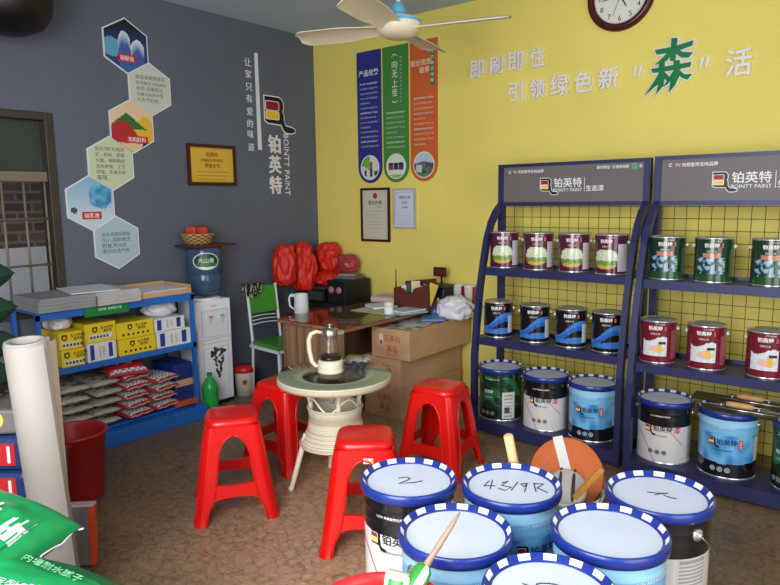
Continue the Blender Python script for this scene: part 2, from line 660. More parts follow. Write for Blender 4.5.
def grow(poly, d):
    n = len(poly)
    out = []
    for i in range(n):
        a, b, c = Vector(poly[i - 1]), Vector(poly[i]), Vector(poly[(i + 1) % n])
        e1, e2 = (b - a).normalized(), (c - b).normalized()
        n1, n2 = Vector((e1.y, -e1.x)), Vector((e2.y, -e2.x))
        k = (n1 + n2)
        k = k.normalized() * d / max(0.5, k.normalized().dot(n1)) if k.length > 1e-6 else n1 * d
        out.append((b.x + k.x, b.y + k.y))
    return out

def logo(mb, M, h, outline=True, d=0.002):
    LG = LOGO[::-1]                      # counter-clockwise
    s = Matrix.Diagonal((h, h, 1, 1))
    if outline:
        mb.prism(grow(LG, 0.04), d * 0.5, 0, C_W, M @ s)
    mb.prism(LG, d, 0, C_K, M @ s)
    for (y0, y1, c) in ((.06, .34, C_R), (-.24, .0, C_Y)):
        w = rrect(.62, y1 - y0 + .05, .06, 3)
        mb.prism([(x - .1, y + (y0 + y1) / 2) for x, y in w], d * 1.3, 0, C_W, M @ s)
        w = rrect(.56, y1 - y0, .05, 3)
        mb.prism([(x - .1, y + (y0 + y1) / 2) for x, y in w], d * 1.6, 0, c, M @ s)

def on_grey(y, z, d=0.002):
    return T(XW + d, y, z) @ SIDE

def on_yel(x, z, d=0.002):
    return T(x, YW - d, z) @ FRONT

# ---- six hexagon boards on the grey wall (centre y, z)
HEXR = 0.1935
HB = [(HEXR * cos(a) * 1.01, HEXR * sin(a)) for a in [pi / 2 + k * pi / 3 for k in range(6)]]

def hexborder(s, n=8):
    o = []
    for i in range(6):
        a, b = HB[i], HB[(i + 1) % 6]
        for k in range(n):
            t = k / n
            o.append(((a[0] * (1 - t) + b[0] * t) * s, (a[1] * (1 - t) + b[1] * t) * s))
    return o

def mixc(a, b, t):
    t = max(0, min(1, t))
    return tuple(a[i] * (1 - t) + b[i] * t for i in range(4))

def pic_crystal(x, y):
    c = mixc(S(34, 60, 120), S(14, 18, 34), (y + .02) / .16)
    if (x + .11) ** 2 + (y + .02) ** 2 < .0045:
        c = S(96, 160, 190)
    for (cx, top, w) in ((-.015, .10, .045), (.085, .055, .052)):
        dx = (x - cx) / w
        t = top - dx * dx * .05
        if abs(dx) < 1 and y < t:
            c = mixc(S(216, 226, 238), S(58, 92, 160), (t - y) / .09 + .3 * noise.noise((x * 40, y * 12, 0)))
    return c

def pic_pigment(x, y):
    c = S(226, 196, 158)
    if y < .075 - ((x - .1) / .1) ** 2 * .12:
        c = S(226, 180, 50)
    if y < .095 - abs(x + .04) * .75 and y > -.02:
        c = S(40, 110, 50)
    if y < .035 - ((x + .08) / .1) ** 2 * .07 + .0:
        c = S(176, 36, 44)
    if y < -.11 and x > .07:
        c = S(30, 26, 24)
    elif y < -.12:
        c = S(222, 190, 150)
    return c

def pic_blue(x, y):
    c = mixc(S(196, 212, 222), S(130, 176, 206), (y + .1) * 4)
    n = noise.noise((x * 22, y * 22, 3.3))
    if x > -.01 and -.04 < y < .13 and (x - .07) ** 2 / .009 + (y - .045) ** 2 / .007 < 1 + n * .5:
        c = mixc(S(40, 120, 176), S(110, 184, 216), n + .5)
    if (x + .12) ** 2 + (y + .05) ** 2 < .0005:
        c = S(60, 70, 84)
    return c

hexes = [
    ('picture', (2.588, 2.705), pic_crystal, '硅酸盐', 'hexagon board with a picture of pale blue crystals, topmost of the hexagon chain'),
    ('text', (2.757, 2.425), S(198, 204, 190), ['硅盐是硬质原石,', '硅溶胶与无机颜料', '结合,成膜强壮', '无毒无味的环保', '与天然石材。'], 'pale hexagon board with five lines of text just right below the crystal picture'),
    ('picture', (2.594, 2.148), pic_pigment, '无机颜料', 'hexagon board with a picture of red, green and yellow pigment heaps'),
    ('text', (2.415, 1.878), S(196, 204, 172), ['由天然矿石经选', '矿、粉碎、研磨', '分级、精制而成', '具有耐候、工艺', '环保、无毒无味', '等等。'], 'yellowish hexagon board with text between the pigment and the blue picture'),
    ('picture', (2.247, 1.602), pic_blue, '硅乳液', 'hexagon board with a picture of blue lumps, beside the barred window'),
    ('text', (2.419, 1.32), S(172, 194, 202), ['硅乳液是硅酸盐', '加入,超耐擦洗', '附着,防水抗', '极好的透气性。'], 'pale blue hexagon board with text, lowest of the hexagon chain'),
]
for kind, (cy, cz), a, t, lab in hexes:
    r = thing('hexagon_board', lab, 'wall board', (XW + 0.001, cy, cz), group='hexagon boards on the grey wall')
    f = MB()
    bd = hexborder(1.0, 1)
    f.prism([(p[0], p[1]) for p in bd], 0.010, 0, S(222, 226, 226), SIDE)
    f.build('backing_board', P_matte, r)
    f = MB()
    fn = a if callable(a) else (lambda x, y, c=a: c)
    f.polar(hexborder(0.95, 10), 26 if callable(a) else 1, fn, SIDE, 0, 0.0115)
    p = f.build('printed_face', P_matte, r)
    f = MB()
    if kind == 'picture':
        w = 0.036 * len(t)
        oy = -.085 if t != '无机颜料' else -.092
        ox = 0.0 if t != '无机颜料' else .03
        f.prism([(x + ox, y + oy) for x, y in rrect(w + .03, .052, .004, 1)], .0008, 0, S(196, 32, 44), SIDE @ T(0, 0, .0118))
        f.text(t, SIDE @ T(ox, oy, .0130), h=.034, col=C_W, off=.012)
        f.build('caption', P_matte, r)
    else:
        n = len(t)
        for i, s in enumerate(t):
            f.text(s, SIDE @ T(-.112, .040 * (n / 2 - i - .5), .0125), width=.0305 * len(s), col=S(84, 88, 90), align='l', off=.0, res=1)
        f.build('lettering', P_matte, r)

# ---- small vertical slogan, the white bar, the paint maker's logo and name on the grey wall
for ch, z, where in zip('让家只有爱的味道', (2.759, 2.662, 2.556, 2.462, 2.356, 2.257, 2.169, 2.06),
                        ('first', 'second', 'third', 'fourth', 'fifth', 'sixth', 'seventh', 'eighth')):
    f = MB().text(ch, on_grey(3.683, z, .001), h=.066, th=.004, off=.0)
    o = f.build('slogan_character', M_wtext)
    tag(o, 'small white character %s, %s in the vertical slogan on the grey wall' % (ch, where), 'letter', 'vertical slogan on the grey wall')
f = MB().prism([(-.02, -.403), (.02, -.403), (.012, .4), (-.02, .4)], .006, 0, WHITE, on_grey(3.777, 2.445, .001))
tag(f.build('slogan_bar', M_wtext), 'tall thin white bar beside the vertical slogan on the grey wall', 'wall strip')
f = MB()
logo(f, on_grey(3.955, 2.375, .001), .255, True, .006)
tag(f.build('wall_emblem', P_gloss), 'black rounded emblem with maroon and yellow bars on the grey wall', 'emblem')
for ch, z in zip('铂英特', (2.098, 1.922, 1.742)):
    f = MB()
    for q, (ddy, ddz) in enumerate(((-.003, 0), (.003, 0), (0, -.003), (0, .003))):
        f.text(ch, on_grey(3.94 + ddy, z + ddz, .001), box=(.133, .152), th=.010 + .0006 * q, off=.0)
    tag(f.build('name_character', M_letter), 'large white character %s below the emblem on the grey wall' % ch, 'letter', 'large name on the grey wall')
r = thing('vertical_name_lettering', 'thin white letters BOINTT PAINT running down the grey wall', 'lettering', (XW + .001, 4.082, 1.924))
f = MB().text('BOINTT PAINT', SIDE @ RZ(-pi / 2), width=.545, th=.004, off=-.002)
f.build('letters', M_wtext, r)

# ---- framed documents
def framed(name, label, cat, M, w, h, frame_mat, paper, bw, texts, depth=.018, extra=None):
    r = thing(name, label, cat)
    r.matrix_basis = M
    f = MB()
    f.prism([(-w / 2, -h / 2), (w / 2, -h / 2), (w / 2, h / 2), (-w / 2, h / 2)], depth, 0, WHITE, None,
            [[(-w / 2 + bw, -h / 2 + bw), (w / 2 - bw, -h / 2 + bw), (w / 2 - bw, h / 2 - bw), (-w / 2 + bw, h / 2 - bw)]])
    f.build('frame', frame_mat, r)
    f = MB().prism([(-w / 2 + bw, -h / 2 + bw), (w / 2 - bw, -h / 2 + bw), (w / 2 - bw, h / 2 - bw), (-w / 2 + bw, h / 2 - bw)], depth * .55, 0, paper)
    f.build('document', P_gloss, r)
    f = MB()
    for (s, x, y, hh, c) in texts:
        f.text(s, T(x, y, depth * .55 + .0008), h=hh, col=c, off=.008, res=1)
    if extra:
        extra(f, depth * .55 + .0006)
    f.build('lettering', P_matte, r)
    return r

M_dkwood = mat('dark_red_wood_frame', S(66, 22, 20), 0.35, var=0.15, vscale=30)
M_silver = mat('pale_metal_frame', S(196, 194, 184), 0.35, 0.3, var=0.04)
brn = S(110, 78, 20)
def certlines(f, z):
    for k in range(3):
        f.box(-.15, .15 - .03 * (k == 2), -.052 - .03 * k - .004, -.052 - .03 * k, z, z + .0004, 0, S(150, 112, 40))
    f.box(-.195, .195, .128, .132, z, z + .0004, 0, S(160, 120, 40))
    f.box(-.195, .195, -.132, -.128, z, z + .0004, 0, S(160, 120, 40))
framed('gold_certificate', 'gold certificate in a dark red frame on the grey wall above the water bottle', 'certificate',
       on_grey(3.27, 1.894, .001), .462, .325, M_dkwood, S(216, 172, 62), .026,
       [('铂英特', 0, .083, .036, S(90, 40, 24)), ('质量服务诚信单位', 0, .038, .026, brn), ('荣誉证书', 0, -.004, .034, S(80, 44, 20))], extra=certlines)

def licence_marks(f, z):
    f.polar(circ(.026, 16), 1, lambda x, y: S(176, 44, 36), T(0, .168, z))
    for k in range(6):
        f.box(-.12, .05 + .06 * hash2(k, 1), .03 - .03 * k, .033 - .03 * k, z, z + .0004, 0, S(150, 146, 130))
framed('business_licence', 'framed business licence in dark wood on the yellow wall below the blue banner', 'framed document',
       on_yel(-3.770, 1.468, .001), .333, .474, M_dkwood, S(202, 198, 178), .021,
       [('营业执照', 0, .108, .038, S(50, 40, 34)), ('统一社会信用代码', .04, .07, .012, S(150, 60, 50))], extra=licence_marks)
def certmarks(f, z):
    for k in range(5):
        f.box(-.07, .07, -.04 - .022 * k, -.038 - .022 * k, z, z + .0004, 0, S(150, 154, 178))
    for (a, b, c, d) in ((-.1, .1, .137, .14), (-.1, .1, -.14, -.137), (-.1, -.097, -.14, .14), (.097, .1, -.14, .14)):
        f.box(a, b, c, d, z, z + .0004, 0, S(120, 126, 170))
framed('white_certificate', 'small white certificate in a pale frame on the yellow wall beside the business licence', 'framed document',
       on_yel(-3.440, 1.523, .001), .242, .34, M_silver, S(206, 210, 228), .013,
       [('授权证书', 0, .095, .028, S(40, 44, 60)), ('铂英特', 0, .05, .018, S(60, 64, 90)), ('经销商', 0, .01, .018, S(60, 64, 90))], extra=certmarks)

# ---- three hanging banners on the yellow wall
def banner_outline(w, top, bot):
    r = w / 2
    return [(-r, top), ] + [(r * cos(a), bot + r + r * sin(a)) for a in [pi + pi * k / 24 for k in range(25)]] + [(r, top)]

def pic_people(x, y):
    c = S(214, 216, 206)
    if x < .0 and y > -.02 - x * .4:
        c = S(120, 176, 60)
    if abs(x - .015) < .014 and -.08 < y < .05:
        c = S(44, 50, 60) if y < -.01 else S(190, 60, 54)
    if abs(x - .07) < .02 and -.07 < y < -.03 or abs(x + .05) < .012 and -.07 < y < -.02:
        c = S(48, 56, 66)
    return c

def pic_cans(x, y):
    c = S(216, 222, 208)
    for cx, cc in ((-.055, S(160, 50, 44)), (0, S(40, 52, 100)), (.055, S(86, 48, 90))):
        if abs(x - cx) < .026 and -.03 < y < .03:
            c = cc if y < 0.01 else S(30, 30, 34)
    if y < -.07:
        c = S(150, 176, 110)
    return c

def pic_house(x, y):
    c = S(176, 196, 212)
    if y < .03 - abs(x) * .2:
        c = S(70, 78, 74) if hash2(int(x * 60), int(y * 60)) > .3 else S(110, 112, 108)
    if -.08 < x < -.02 and -.06 < y < .0:
        c = S(196, 196, 186)
    if y < -.07:
        c = S(92, 126, 96)
    return c

LINES = ['环保健康无毒无味净化空气', '耐擦洗防霉抗菌抗污抗碱', '采用优质无机原料配制而成', '色彩丰富持久亮丽遮盖力强', '施工简便干燥迅速即刷即住', '呵护家人健康引领绿色生活', '通过国家环境标志产品认证', '防火阻燃透气防潮超长寿命']
banners = [(-3.822, S(42, 48, 132), pic_people, 'dark blue banner with a rounded foot, leftmost of the three on the yellow wall', 'blue'),
           (-3.528, S(66, 132, 54), pic_cans, 'green banner with a rounded foot, between the blue and the orange banner', 'green'),
           (-3.234, S(204, 96, 40), pic_house, 'orange banner with a rounded foot, right of the green banner on the yellow wall', 'orange')]
for bx, c, pic, lab, nm in banners:
    r = thing('wall_banner', lab, 'banner', (bx, YW - .001, 0), group='three rounded banners on the yellow wall')
    f = MB().prism(banner_outline(.272, 2.873, 1.748), .010, 0, c, FRONT)
    f.build('panel', P_matte, r)
    f = MB()
    f.polar(circ(.108, 40), 1, lambda x, y: S(224, 226, 222), FRONT @ T(0, 1.882, .0108))
    f.polar(circ(.100, 40), 24, pic, FRONT @ T(0, 1.882, .0114))
    f.build('round_picture', P_matte, r)
    f = MB()
    z0 = .0114
    wt = S(226, 228, 230)
    lt = mixc(c, S(226, 228, 230), .62)
    if nm == 'blue':
        f.text('产品优势', FRONT @ T(0, 2.69, z0), h=.055, col=wt, off=.014)
        ys = [2.60 - .041 * k for k in range(14)]
    elif nm == 'green':
        for i, ch in enumerate('︵向无上佳︶'):
            f.text(ch, FRONT @ T(-.005, 2.795 - .075 * i, z0), box=(.058, .022 if i in (0, 5) else .064), col=wt, off=.006)
        for i, ch in enumerate('铂英特水漆健康生活引领者'):
            f.text(ch, FRONT @ T(.062, 2.77 - .032 * i, z0), h=.018, col=lt, off=.004, res=1)
        ys = [2.33 - .041 * k for k in range(8)]
    else:
        f.text('股份资质', FRONT @ T(-.025, 2.70, z0), h=.05, col=S(236, 208, 178), off=.014)
        f.text('雄厚', FRONT @ T(.01, 2.64, z0), h=.05, col=S(236, 208, 178), off=.014)
        f.prism([(.068, 2.51), (.11, 2.51), (.11, 2.80), (.068, 2.80)], .0006, 0, S(70, 120, 60), FRONT @ T(0, 0, .0104))
        for i, ch in enumerate('无忧售后保障'):
            f.text(ch, FRONT @ T(.089, 2.775 - .045 * i, z0 + .0006), h=.03, col=wt, off=.006, res=1)
        ys = [2.42 - .041 * k for k in range(10)]
    for i, y in enumerate(ys):
        s = LINES[(i * 3 + len(nm)) % len(LINES)]
        if i % 5 == 4:
            s = s[:7]
        f.text(s, FRONT @ T(-.1, y, z0), width=.198 * len(s) / 12, col=wt if i % 6 == 0 else lt, align='l', off=.006, res=1)
    f.build('lettering', P_matte, r)

# ---- raised slogan on the yellow wall
def wall_char(ch, x0, x1, z0, z1, label, d=.018):
    f = MB()
    for q, (ddx, ddz) in enumerate(((-.0035, 0), (.0035, 0), (0, -.003), (0, .003))):      # a heavy face: the strokes are thickened all round
        f.text(ch, on_yel((x0 + x1) / 2 + ddx, (z0 + z1) / 2 + ddz, .001), box=(x1 - x0 - .008, z1 - z0 - .006), th=d + .0006 * q, off=.0)
    tag(f.build('slogan_letter', M_letter), label, 'letter', 'raised slogan on the yellow wall')
L1 = [('即', -2.789, -2.659, 2.51, 2.641), ('刷', -2.621, -2.496, 2.519, 2.651), ('即', -2.461, -2.328, 2.519, 2.657), ('住', -2.283, -2.163, 2.525, 2.663)]
for i, (ch, a, b, c, d) in enumerate(L1):
    wall_char(ch, a, b, c, d, 'raised white character %s, %s of the upper slogan row on the yellow wall' % (ch, ('first', 'second', 'third', 'fourth')[i]))
L2 = [('引', -2.458, -2.328, 2.304, 2.446), ('领', -2.282, -2.158, 2.307, 2.447), ('绿', -2.119, -1.98, 2.309, 2.458), ('色', -1.944, -1.808, 2.314, 2.455), ('新', -1.774, -1.626, 2.317, 2.461)]
for i, (ch, a, b, c, d) in enumerate(L2):
    wall_char(ch, a, b, c, d, 'raised white character %s in the lower slogan row, below the clock' % ch)
wall_char('活', -.987, -.841, 2.302, 2.462, 'raised white character 活 at the right end of the lower slogan row')
for x, lab in ((-1.505, 'raised white quotation mark left of the green slogan character'), (-1.102, 'raised white quotation mark right of the green slogan character')):
    f = MB()
    for dx in (-.017, .017):
        f.prism([(dx - .008 - .006, -.034), (dx + .002 - .006, -.034), (dx + .014, .034), (dx - .008, .034)], .016, 0, WHITE, on_yel(x, 2.405, .001))
    tag(f.build('quotation_mark', M_letter), lab, 'letter', 'raised slogan on the yellow wall')
r = thing('green_slogan_character', 'big glossy green character 森 with a white edge on the yellow wall', 'letter', (-1.318, YW - .001, 2.41))
tree_strokes = [[((X - 342) / 690.0, -(Y - 262 + (X - 342) * .10) / 640.0) for X, Y in st] for st in (
    [(283, 196), (365, 184), (441, 164), (437, 184), (365, 206), (292, 214)],
    [(351, 152), (376, 152), (371, 240), (349, 240)],
    [(352, 190), (366, 200), (334, 240), (286, 254), (322, 222)],
    [(370, 192), (402, 207), (442, 210), (424, 230), (394, 228), (366, 208)],
    [(270, 270), (350, 258), (437, 246), (433, 265), (350, 278), (278, 286)],
    [(303, 242), (327, 242), (328, 292), (300, 332), (248, 374), (284, 322), (303, 290)],
    [(314, 284), (332, 284), (326, 336), (296, 370), (306, 322)],
    [(326, 280), (346, 298), (356, 322), (338, 318), (324, 300)],
    [(364, 238), (390, 238), (394, 292), (374, 336), (350, 364), (357, 312), (366, 280)],
    [(366, 278), (372, 296), (344, 330), (326, 340), (348, 306)],
    [(390, 276), (412, 293), (443, 292), (424, 314), (400, 306), (386, 290)])]
f = MB()
for st in tree_strokes:
    ar = sum(st[i][0] * st[(i + 1) % len(st)][1] - st[(i + 1) % len(st)][0] * st[i][1] for i in range(len(st)))
    if ar < 0:
        st.reverse()
for i, st in enumerate(tree_strokes):
    f.prism(grow(st, .010), .012 + .0002 * i, 0, WHITE, FRONT)
f.build('white_edge', M_letter, r)
f = MB()
for i, st in enumerate(tree_strokes):
    f.prism(st, .022 + .0002 * i, 0, WHITE, FRONT)
f.build('green_face', mat('glossy_green_acrylic', S(16, 120, 66), 0.15, var=0.0, coat=0.5), r)

# ---- wall clock
r = thing('wall_clock', 'round white wall clock with a dark red rim, high on the yellow wall', 'clock', (-1.64, YW - .001, 2.90))
f = MB().lathe([(.172, .016), (.180, .034), (.196, .042), (.214, .034), (.222, .014), (.222, 0)], 48, 0, WHITE, FRONT)
f.build('rim', mat('dark_red_clock_rim', S(74, 20, 24), 0.3, var=0.1), r)
MB().lathe([(.0001, .014), (.176, .014)], 48, 0, WHITE, FRONT, False).build('dial', mat('clock_dial', S(226, 224, 214), 0.4, var=0), r)
f = MB()
for n in range(1, 13):
    a = pi / 2 - n * pi / 6
    f.text(str(n), FRONT @ T(.140 * cos(a), .140 * sin(a), .0152), h=.034, off=.0)
for n in range(60):
    a = n * pi / 30
    f.box(.163, .170, -.001, .001, .0145, .0152, 0, WHITE, FRONT @ RZ(a))
f.build('numerals', M_ktext, r)
for nm, ang, ln, w in (('hour_hand', -60, .085, .006), ('minute_hand', -172, .125, .004), ('second_hand', -110, .13, .0015)):
    f = MB().prism([(-.025, -w), (ln, -w * .5), (ln, w * .5), (-.025, w)], .0015, 0, WHITE, FRONT @ T(0, 0, .018) @ RZ(radians(ang)))
    f.build(nm, M_ktext, r)

# ---- ceiling fan
FX, FY, FZ = -2.385, 3.045, 2.56
r = thing('ceiling_fan', 'cream four-bladed ceiling fan hanging above the round table', 'fan', (FX, FY, FZ))
M_cream = mat('cream_enamel', S(226, 214, 188), 0.4, var=0.03)
M_fwhite = mat('white_enamel', S(230, 232, 232), 0.35, var=0.0)
M_teal = mat('sky_blue_enamel', S(96, 176, 206), 0.4, var=0.0)
MB().lathe([(.02, -.055), (.075, -.05), (.112, -.03), (.128, 0), (.128, .022)], 40, 0, WHITE, None, True, (True, False)).build('motor_base', M_cream, r)
MB().lathe([(.128, .022), (.128, .036)], 40).build('blue_band', M_teal, r)
MB().lathe([(.128, .036), (.105, .052), (.05, .066), (.03, .075)], 40).build('motor_cover', M_fwhite, r)
MB().lathe([(.03, .075), (.046, .085), (.03, .135), (.016, .14)], 24).build('lower_canopy', M_teal, r)
MB().tube([(0, 0, .12), (0, 0, HC - FZ - .05)], .013, 12).build('down_rod', M_fwhite, r)
MB().lathe([(.015, HC - FZ - .1), (.06, HC - FZ - .04), (.065, HC - FZ - .002)], 24).build('ceiling_canopy', M_fwhite, r)
f = MB()
for k in range(14):
    a = 2 * pi * k / 14
    f.box(.05, .09, -.004, .004, -.002, .002, 0, WHITE, RZ(a) @ T(0, 0, -.047) @ RY(radians(-22)))
f.build('vents', mat('shadowed_vent', S(120, 108, 92), 0.6, var=0), r)
blade_dirs = [(-.57, -.2), (.6, .2), (-.165, .6), (.17, -.6)]
for dx, dy in blade_dirs:
    a = atan2(dy, dx)
    Mb = RZ(a) @ T(0, 0, .005) @ RX(radians(12))
    f = MB()
    def bp(u, v, zz):
        x = .1 + u * .53
        wd = .05 + .038 * min(1, u * 2.2)
        if u > .9:
            wd *= sqrt(max(0.02, 1 - ((u - .9) / .1) ** 2 * .75))
        y = (v - .5) * 2 * wd
        return (x, y, zz - .012 * ((v - .5) * 2) ** 2)
    for zz in (0.004, 0.0):
        f.grid(20, 6, lambda u, v, q=zz: bp(u, v, q), M=Mb)
    rim = [bp(i / 20, 0, .002) for i in range(21)] + [bp(1, j / 6, .002) for j in range(1, 7)] + [bp(1 - i / 20, 1, .002) for i in range(1, 21)] + [bp(0, 1 - j / 6, .002) for j in range(1, 6)]
    f.tube(rim, .0032, 6, closed=True, M=Mb)
    f.build('blade', M_cream, r)

# ---- black round-bottomed fixture at the top of the grey wall
r = thing('black_wall_speaker', 'black round-bottomed speaker high on the grey wall at the far left', 'speaker', (-4.22, 1.70, 2.72))
f = MB().lathe([(.001, -.14), (.10, -.13), (.19, -.09), (.235, -.03), (.25, .04), (.25, .34)], 36, 0, WHITE, None, True, (True, True))
f.build('housing', mat('black_plastic_housing', S(14, 13, 13), 0.45, var=0.1), r)
MB().box(-.279, -.2, -.05, .05, .05, .25).build('wall_bracket', mat('black_plastic_housing', S(26, 24, 24)), r)
X_TOP1 = (-2.204, -1.951, -1.705, -1.462)
X_MID1 = (-2.205, -1.932, -1.679, -1.440)
X_BOT1 = (-2.185, -1.845, -1.525)
X_TOP2 = (-1.112, -0.867, -0.587)
X_MID2 = (-1.120, -0.864, -0.569)
X_BOT2 = (-1.065, -0.731, -0.37)
DY2 = -0.075
# ================================================================== display racks and the tins on them
M_navy = mat('navy_powder_coat', S(40, 44, 86), 0.4, 0.1, var=0.10, vscale=9)
M_wire = mat('dark_wire', S(62, 52, 44), 0.5, 0.3, var=0.0)
M_hdr = mat('grey_header_board', S(104, 98, 96), 0.5, var=0.02)
M_black = mat('black_plastic', S(24, 24, 26), 0.45, var=0.05)
P_tin = printed('printed_tin', 0.22, 0.0, 0.4)
M_tinlid = mat('tin_plate', S(186, 192, 196), 0.28, 0.75, var=0.05)
M_tinrim = mat('bright_tin_rim', S(214, 218, 222), 0.22, 0.8, var=0.0)
M_button = mat('white_plastic_ear', S(222, 224, 226), 0.4, var=0)
M_wiresteel = mat('galvanised_wire', S(170, 172, 174), 0.3, 0.9, var=0)

RW = 1.035
SH = [(0.10, 3.725), (0.665, 3.77), (1.133, 3.85)]     # shelf top heights, front edges
YB = 4.11                                                # back of the rack
PROF = [(3.735, 0.0), (3.735, 0.55), (3.76, 0.75), (3.80, 1.0), (3.845, 1.18), (3.885, 1.32), (3.94, 1.43), (4.0, 1.50), (4.085, 1.56)]

def make_rack(x0, label):
    r = thing('display_rack', label, 'rack', (x0, 0, 0), group='navy display racks')
    for x in (0.02, RW - 0.02):
        f = MB()
        f.box(x - .02, x + .02, YB - .045, YB, 0, 1.83)
        f.build('back_upright', M_navy, r)
        f = MB()
        n = len(PROF)
        vs, fs = [], []
        for i, (y, z) in enumerate(PROF):
            a = PROF[max(i - 1, 0)]; b = PROF[min(i + 1, n - 1)]
            t = Vector((b[0] - a[0], b[1] - a[1])).normalized()
            nx, nz = t.y, -t.x
            for (dx, s) in ((-.018, -.022), (.018, -.022), (.018, .022), (-.018, .022)):
                vs.append((x + dx, y - nx * s * -1 if False else y + nx * s, z + nz * s))
        for i in range(n - 1):
            for k in range(4):
                k2 = (k + 1) % 4
                fs.append((i * 4 + k, i * 4 + k2, i * 4 + 4 + k2, i * 4 + 4 + k))
        fs += [(3, 2, 1, 0), tuple((n - 1) * 4 + k for k in range(4))]
        vs = [(v[0], v[1], max(0.0, v[2])) for v in vs]
        f.add(vs, fs)
        f.build('front_post', M_navy, r)
    for z, yf in SH:
        f = MB()
        f.box(.005, RW - .005, yf - .012, YB - .05, z - .012, z)
        f.box(.005, RW - .005, yf - .012, yf, z - (.05 if z > .2 else .075), z - .012)
        if z > .2:
            f.box(.04, RW - .04, YB - .062, YB - .05, z - .012, z + .02)
        f.build('shelf', M_navy, r)
    f = MB()
    for k in range(15):
        x = .05 + (RW - .1) * k / 14
        f.tube([(x, YB - .02, .06), (x, YB - .02, 1.55)], .0019, 5)
    for k in range(22):
        z = .09 + k * .069
        f.tube([(.04, YB - .0245, z), (RW - .04, YB - .0245, z)], .0019, 5)
    f.build('wire_mesh_back', M_wire, r)
    f = MB()
    f.box(.0, RW, YB - .04, YB, 1.808, 1.83)
    f.box(.0, RW, YB - .04, YB, 1.545, 1.572)
    f.box(.0, .02, YB - .04, YB, 1.572, 1.808)
    f.box(RW - .02, RW, YB - .04, YB, 1.572, 1.808)
    f.build('header_frame', M_navy, r)
    h = MB().box(.02, RW - .02, YB - .036, YB - .02, 1.572, 1.808).build('header_board', M_hdr, r)
    f = MB()
    H = T(0, YB - .0365, 0) @ FRONT
    logo(f, H @ T(.355, 1.681, 0), .092, True, .001)
    f.build('header_emblem', P_matte, r)
    f = MB()
    f.text('铂英特', H @ T(.508, 1.696, 0), width=.192, col=C_W, off=.008)
    f.text('BOINTT PAINT', H @ T(.508, 1.648, 0), width=.196, col=C_W)
    f.box(.621, .624, 1.638, 1.728, .0001, .0006, 0, C_W, H)
    f.text('生态漆', H @ T(.691, 1.657, 0), width=.117, col=C_W, off=.01)
    f.text('C', H @ T(.086, 1.776, 0), h=.02, col=C_W, off=.02)
    f.text('C', H @ T(.101, 1.776, 0), h=.02, col=S(210, 40, 40), off=.02)
    f.text('TV 央视宣传支持品牌', H @ T(.225, 1.776, 0), width=.225, col=C_W, off=.01)
    f.text('即刷即住  引领绿色新', H @ T(.803, 1.784, 0), width=.203, col=C_W, off=.01)
    f.text('森', H @ T(.937, 1.784, 0), h=.042, col=S(70, 170, 130), off=.02)
    f.text('活', H @ T(.972, 1.784, 0), h=.02, col=C_W, off=.01)
    f.build('header_lettering', P_matte, r)
    return r

R1X, R2X = -2.315, -1.235
rack = make_rack(R1X, 'left navy wire-backed paint rack with a grey header board, next to the cartons')
dup(rack, 'right navy wire-backed paint rack, holding the green and dark red tins', (R2X, DY2, 0))

# ---- small handled tins
CR, CH = 0.098, 0.243

def ang_u(k, seg):
    """signed angle from the front (-y) of lathe face k, positive to the right"""
    a = 2 * pi * (k + .5) / seg + pi / 2
    a = (a + pi) % (2 * pi) - pi
    return a

def des_maroon(a, z):                     # wine tin with a garden picture
    x = a * CR
    c = S(84, 24, 52)
    if -.5 < z - .5 < -.36:
        c = S(76, 20, 46)
    if -.08 < x < .075 and .10 < z < .68:
        e = (abs(x + .002) / .072) ** 3 + (abs(z - .38) / .25) ** 3
        if e < 1:
            n = noise.noise((x * 60, z * 9, 1))
            c = mixc(S(176, 196, 150), S(216, 222, 196), n + .6)
            if z < .22 + .05 * n:
                c = S(196, 160, 60)
            elif z < .34 + .06 * n:
                c = S(104, 140, 60)
    if .75 < a < 1.5 and .06 < z < .78:
        c = S(196, 196, 200)
    return c

def des_wave(a, z):                       # black tin with a blue wave
    x = a * CR
    c = S(18, 18, 22)
    w = .46 + .07 * sin(x * 30 + .5) + x * 1.3
    if abs(a) < 1.25:
        if w - .14 < z < w + .07 + x * .7:
            c = S(52, 120, 200) if z > w - .03 else S(38, 92, 176)
        if .11 < z < .25 + .03 * sin(x * 30):
            c = S(60, 116, 190)
    if .85 < a < 1.4 and .12 < z < .62:
        c = S(200, 204, 208)
    return c

def des_green(a, z):                      # dark green tin with pale flowers
    x = a * CR
    c = S(22, 54, 36)
    if z < .16:
        c = S(34, 76, 36)
    elif abs(x + .005) < .075 and .18 < z < .56:
        n = noise.noise((x * 48, z * 11, 5)) * 1.3
        if n > .12:
            c = S(150, 176, 196)
        elif n > -.1:
            c = S(70, 110, 130)
    if abs(x) < .042 and .56 < z < .66:
        c = S(186, 120, 104)
    if .055 < x < .07 and .2 < z < .55 and int(z * 20) % 2:
        c = S(140, 170, 70)
    if .95 < a < 1.5 and .1 < z < .75:
        c = S(60, 90, 70)
    return c

def des_red(a, z):                        # red tin with a white dining picture
    x = a * CR
    c = S(112, 24, 40)
    if abs(x + .002) < .068 and .17 < z < .58 + .06 * sin(x * 40):
        c = mixc(S(196, 204, 216), S(222, 222, 226), noise.noise((x * 60, z * 14, 9)) + .5)
        if ((x - .01) / .04) ** 2 + ((z - .34) / .09) ** 2 < 1:
            c = S(226, 180, 160)
        if abs(x - .028) < .012 and .25 < z < .5:
            c = S(222, 180, 80)
        if abs(x - .04) < .02 and .46 < z < .53:
            c = S(40, 40, 60)
    if .92 < a < 1.35 and .1 < z < .8:
        c = S(150, 80, 90)
    return c

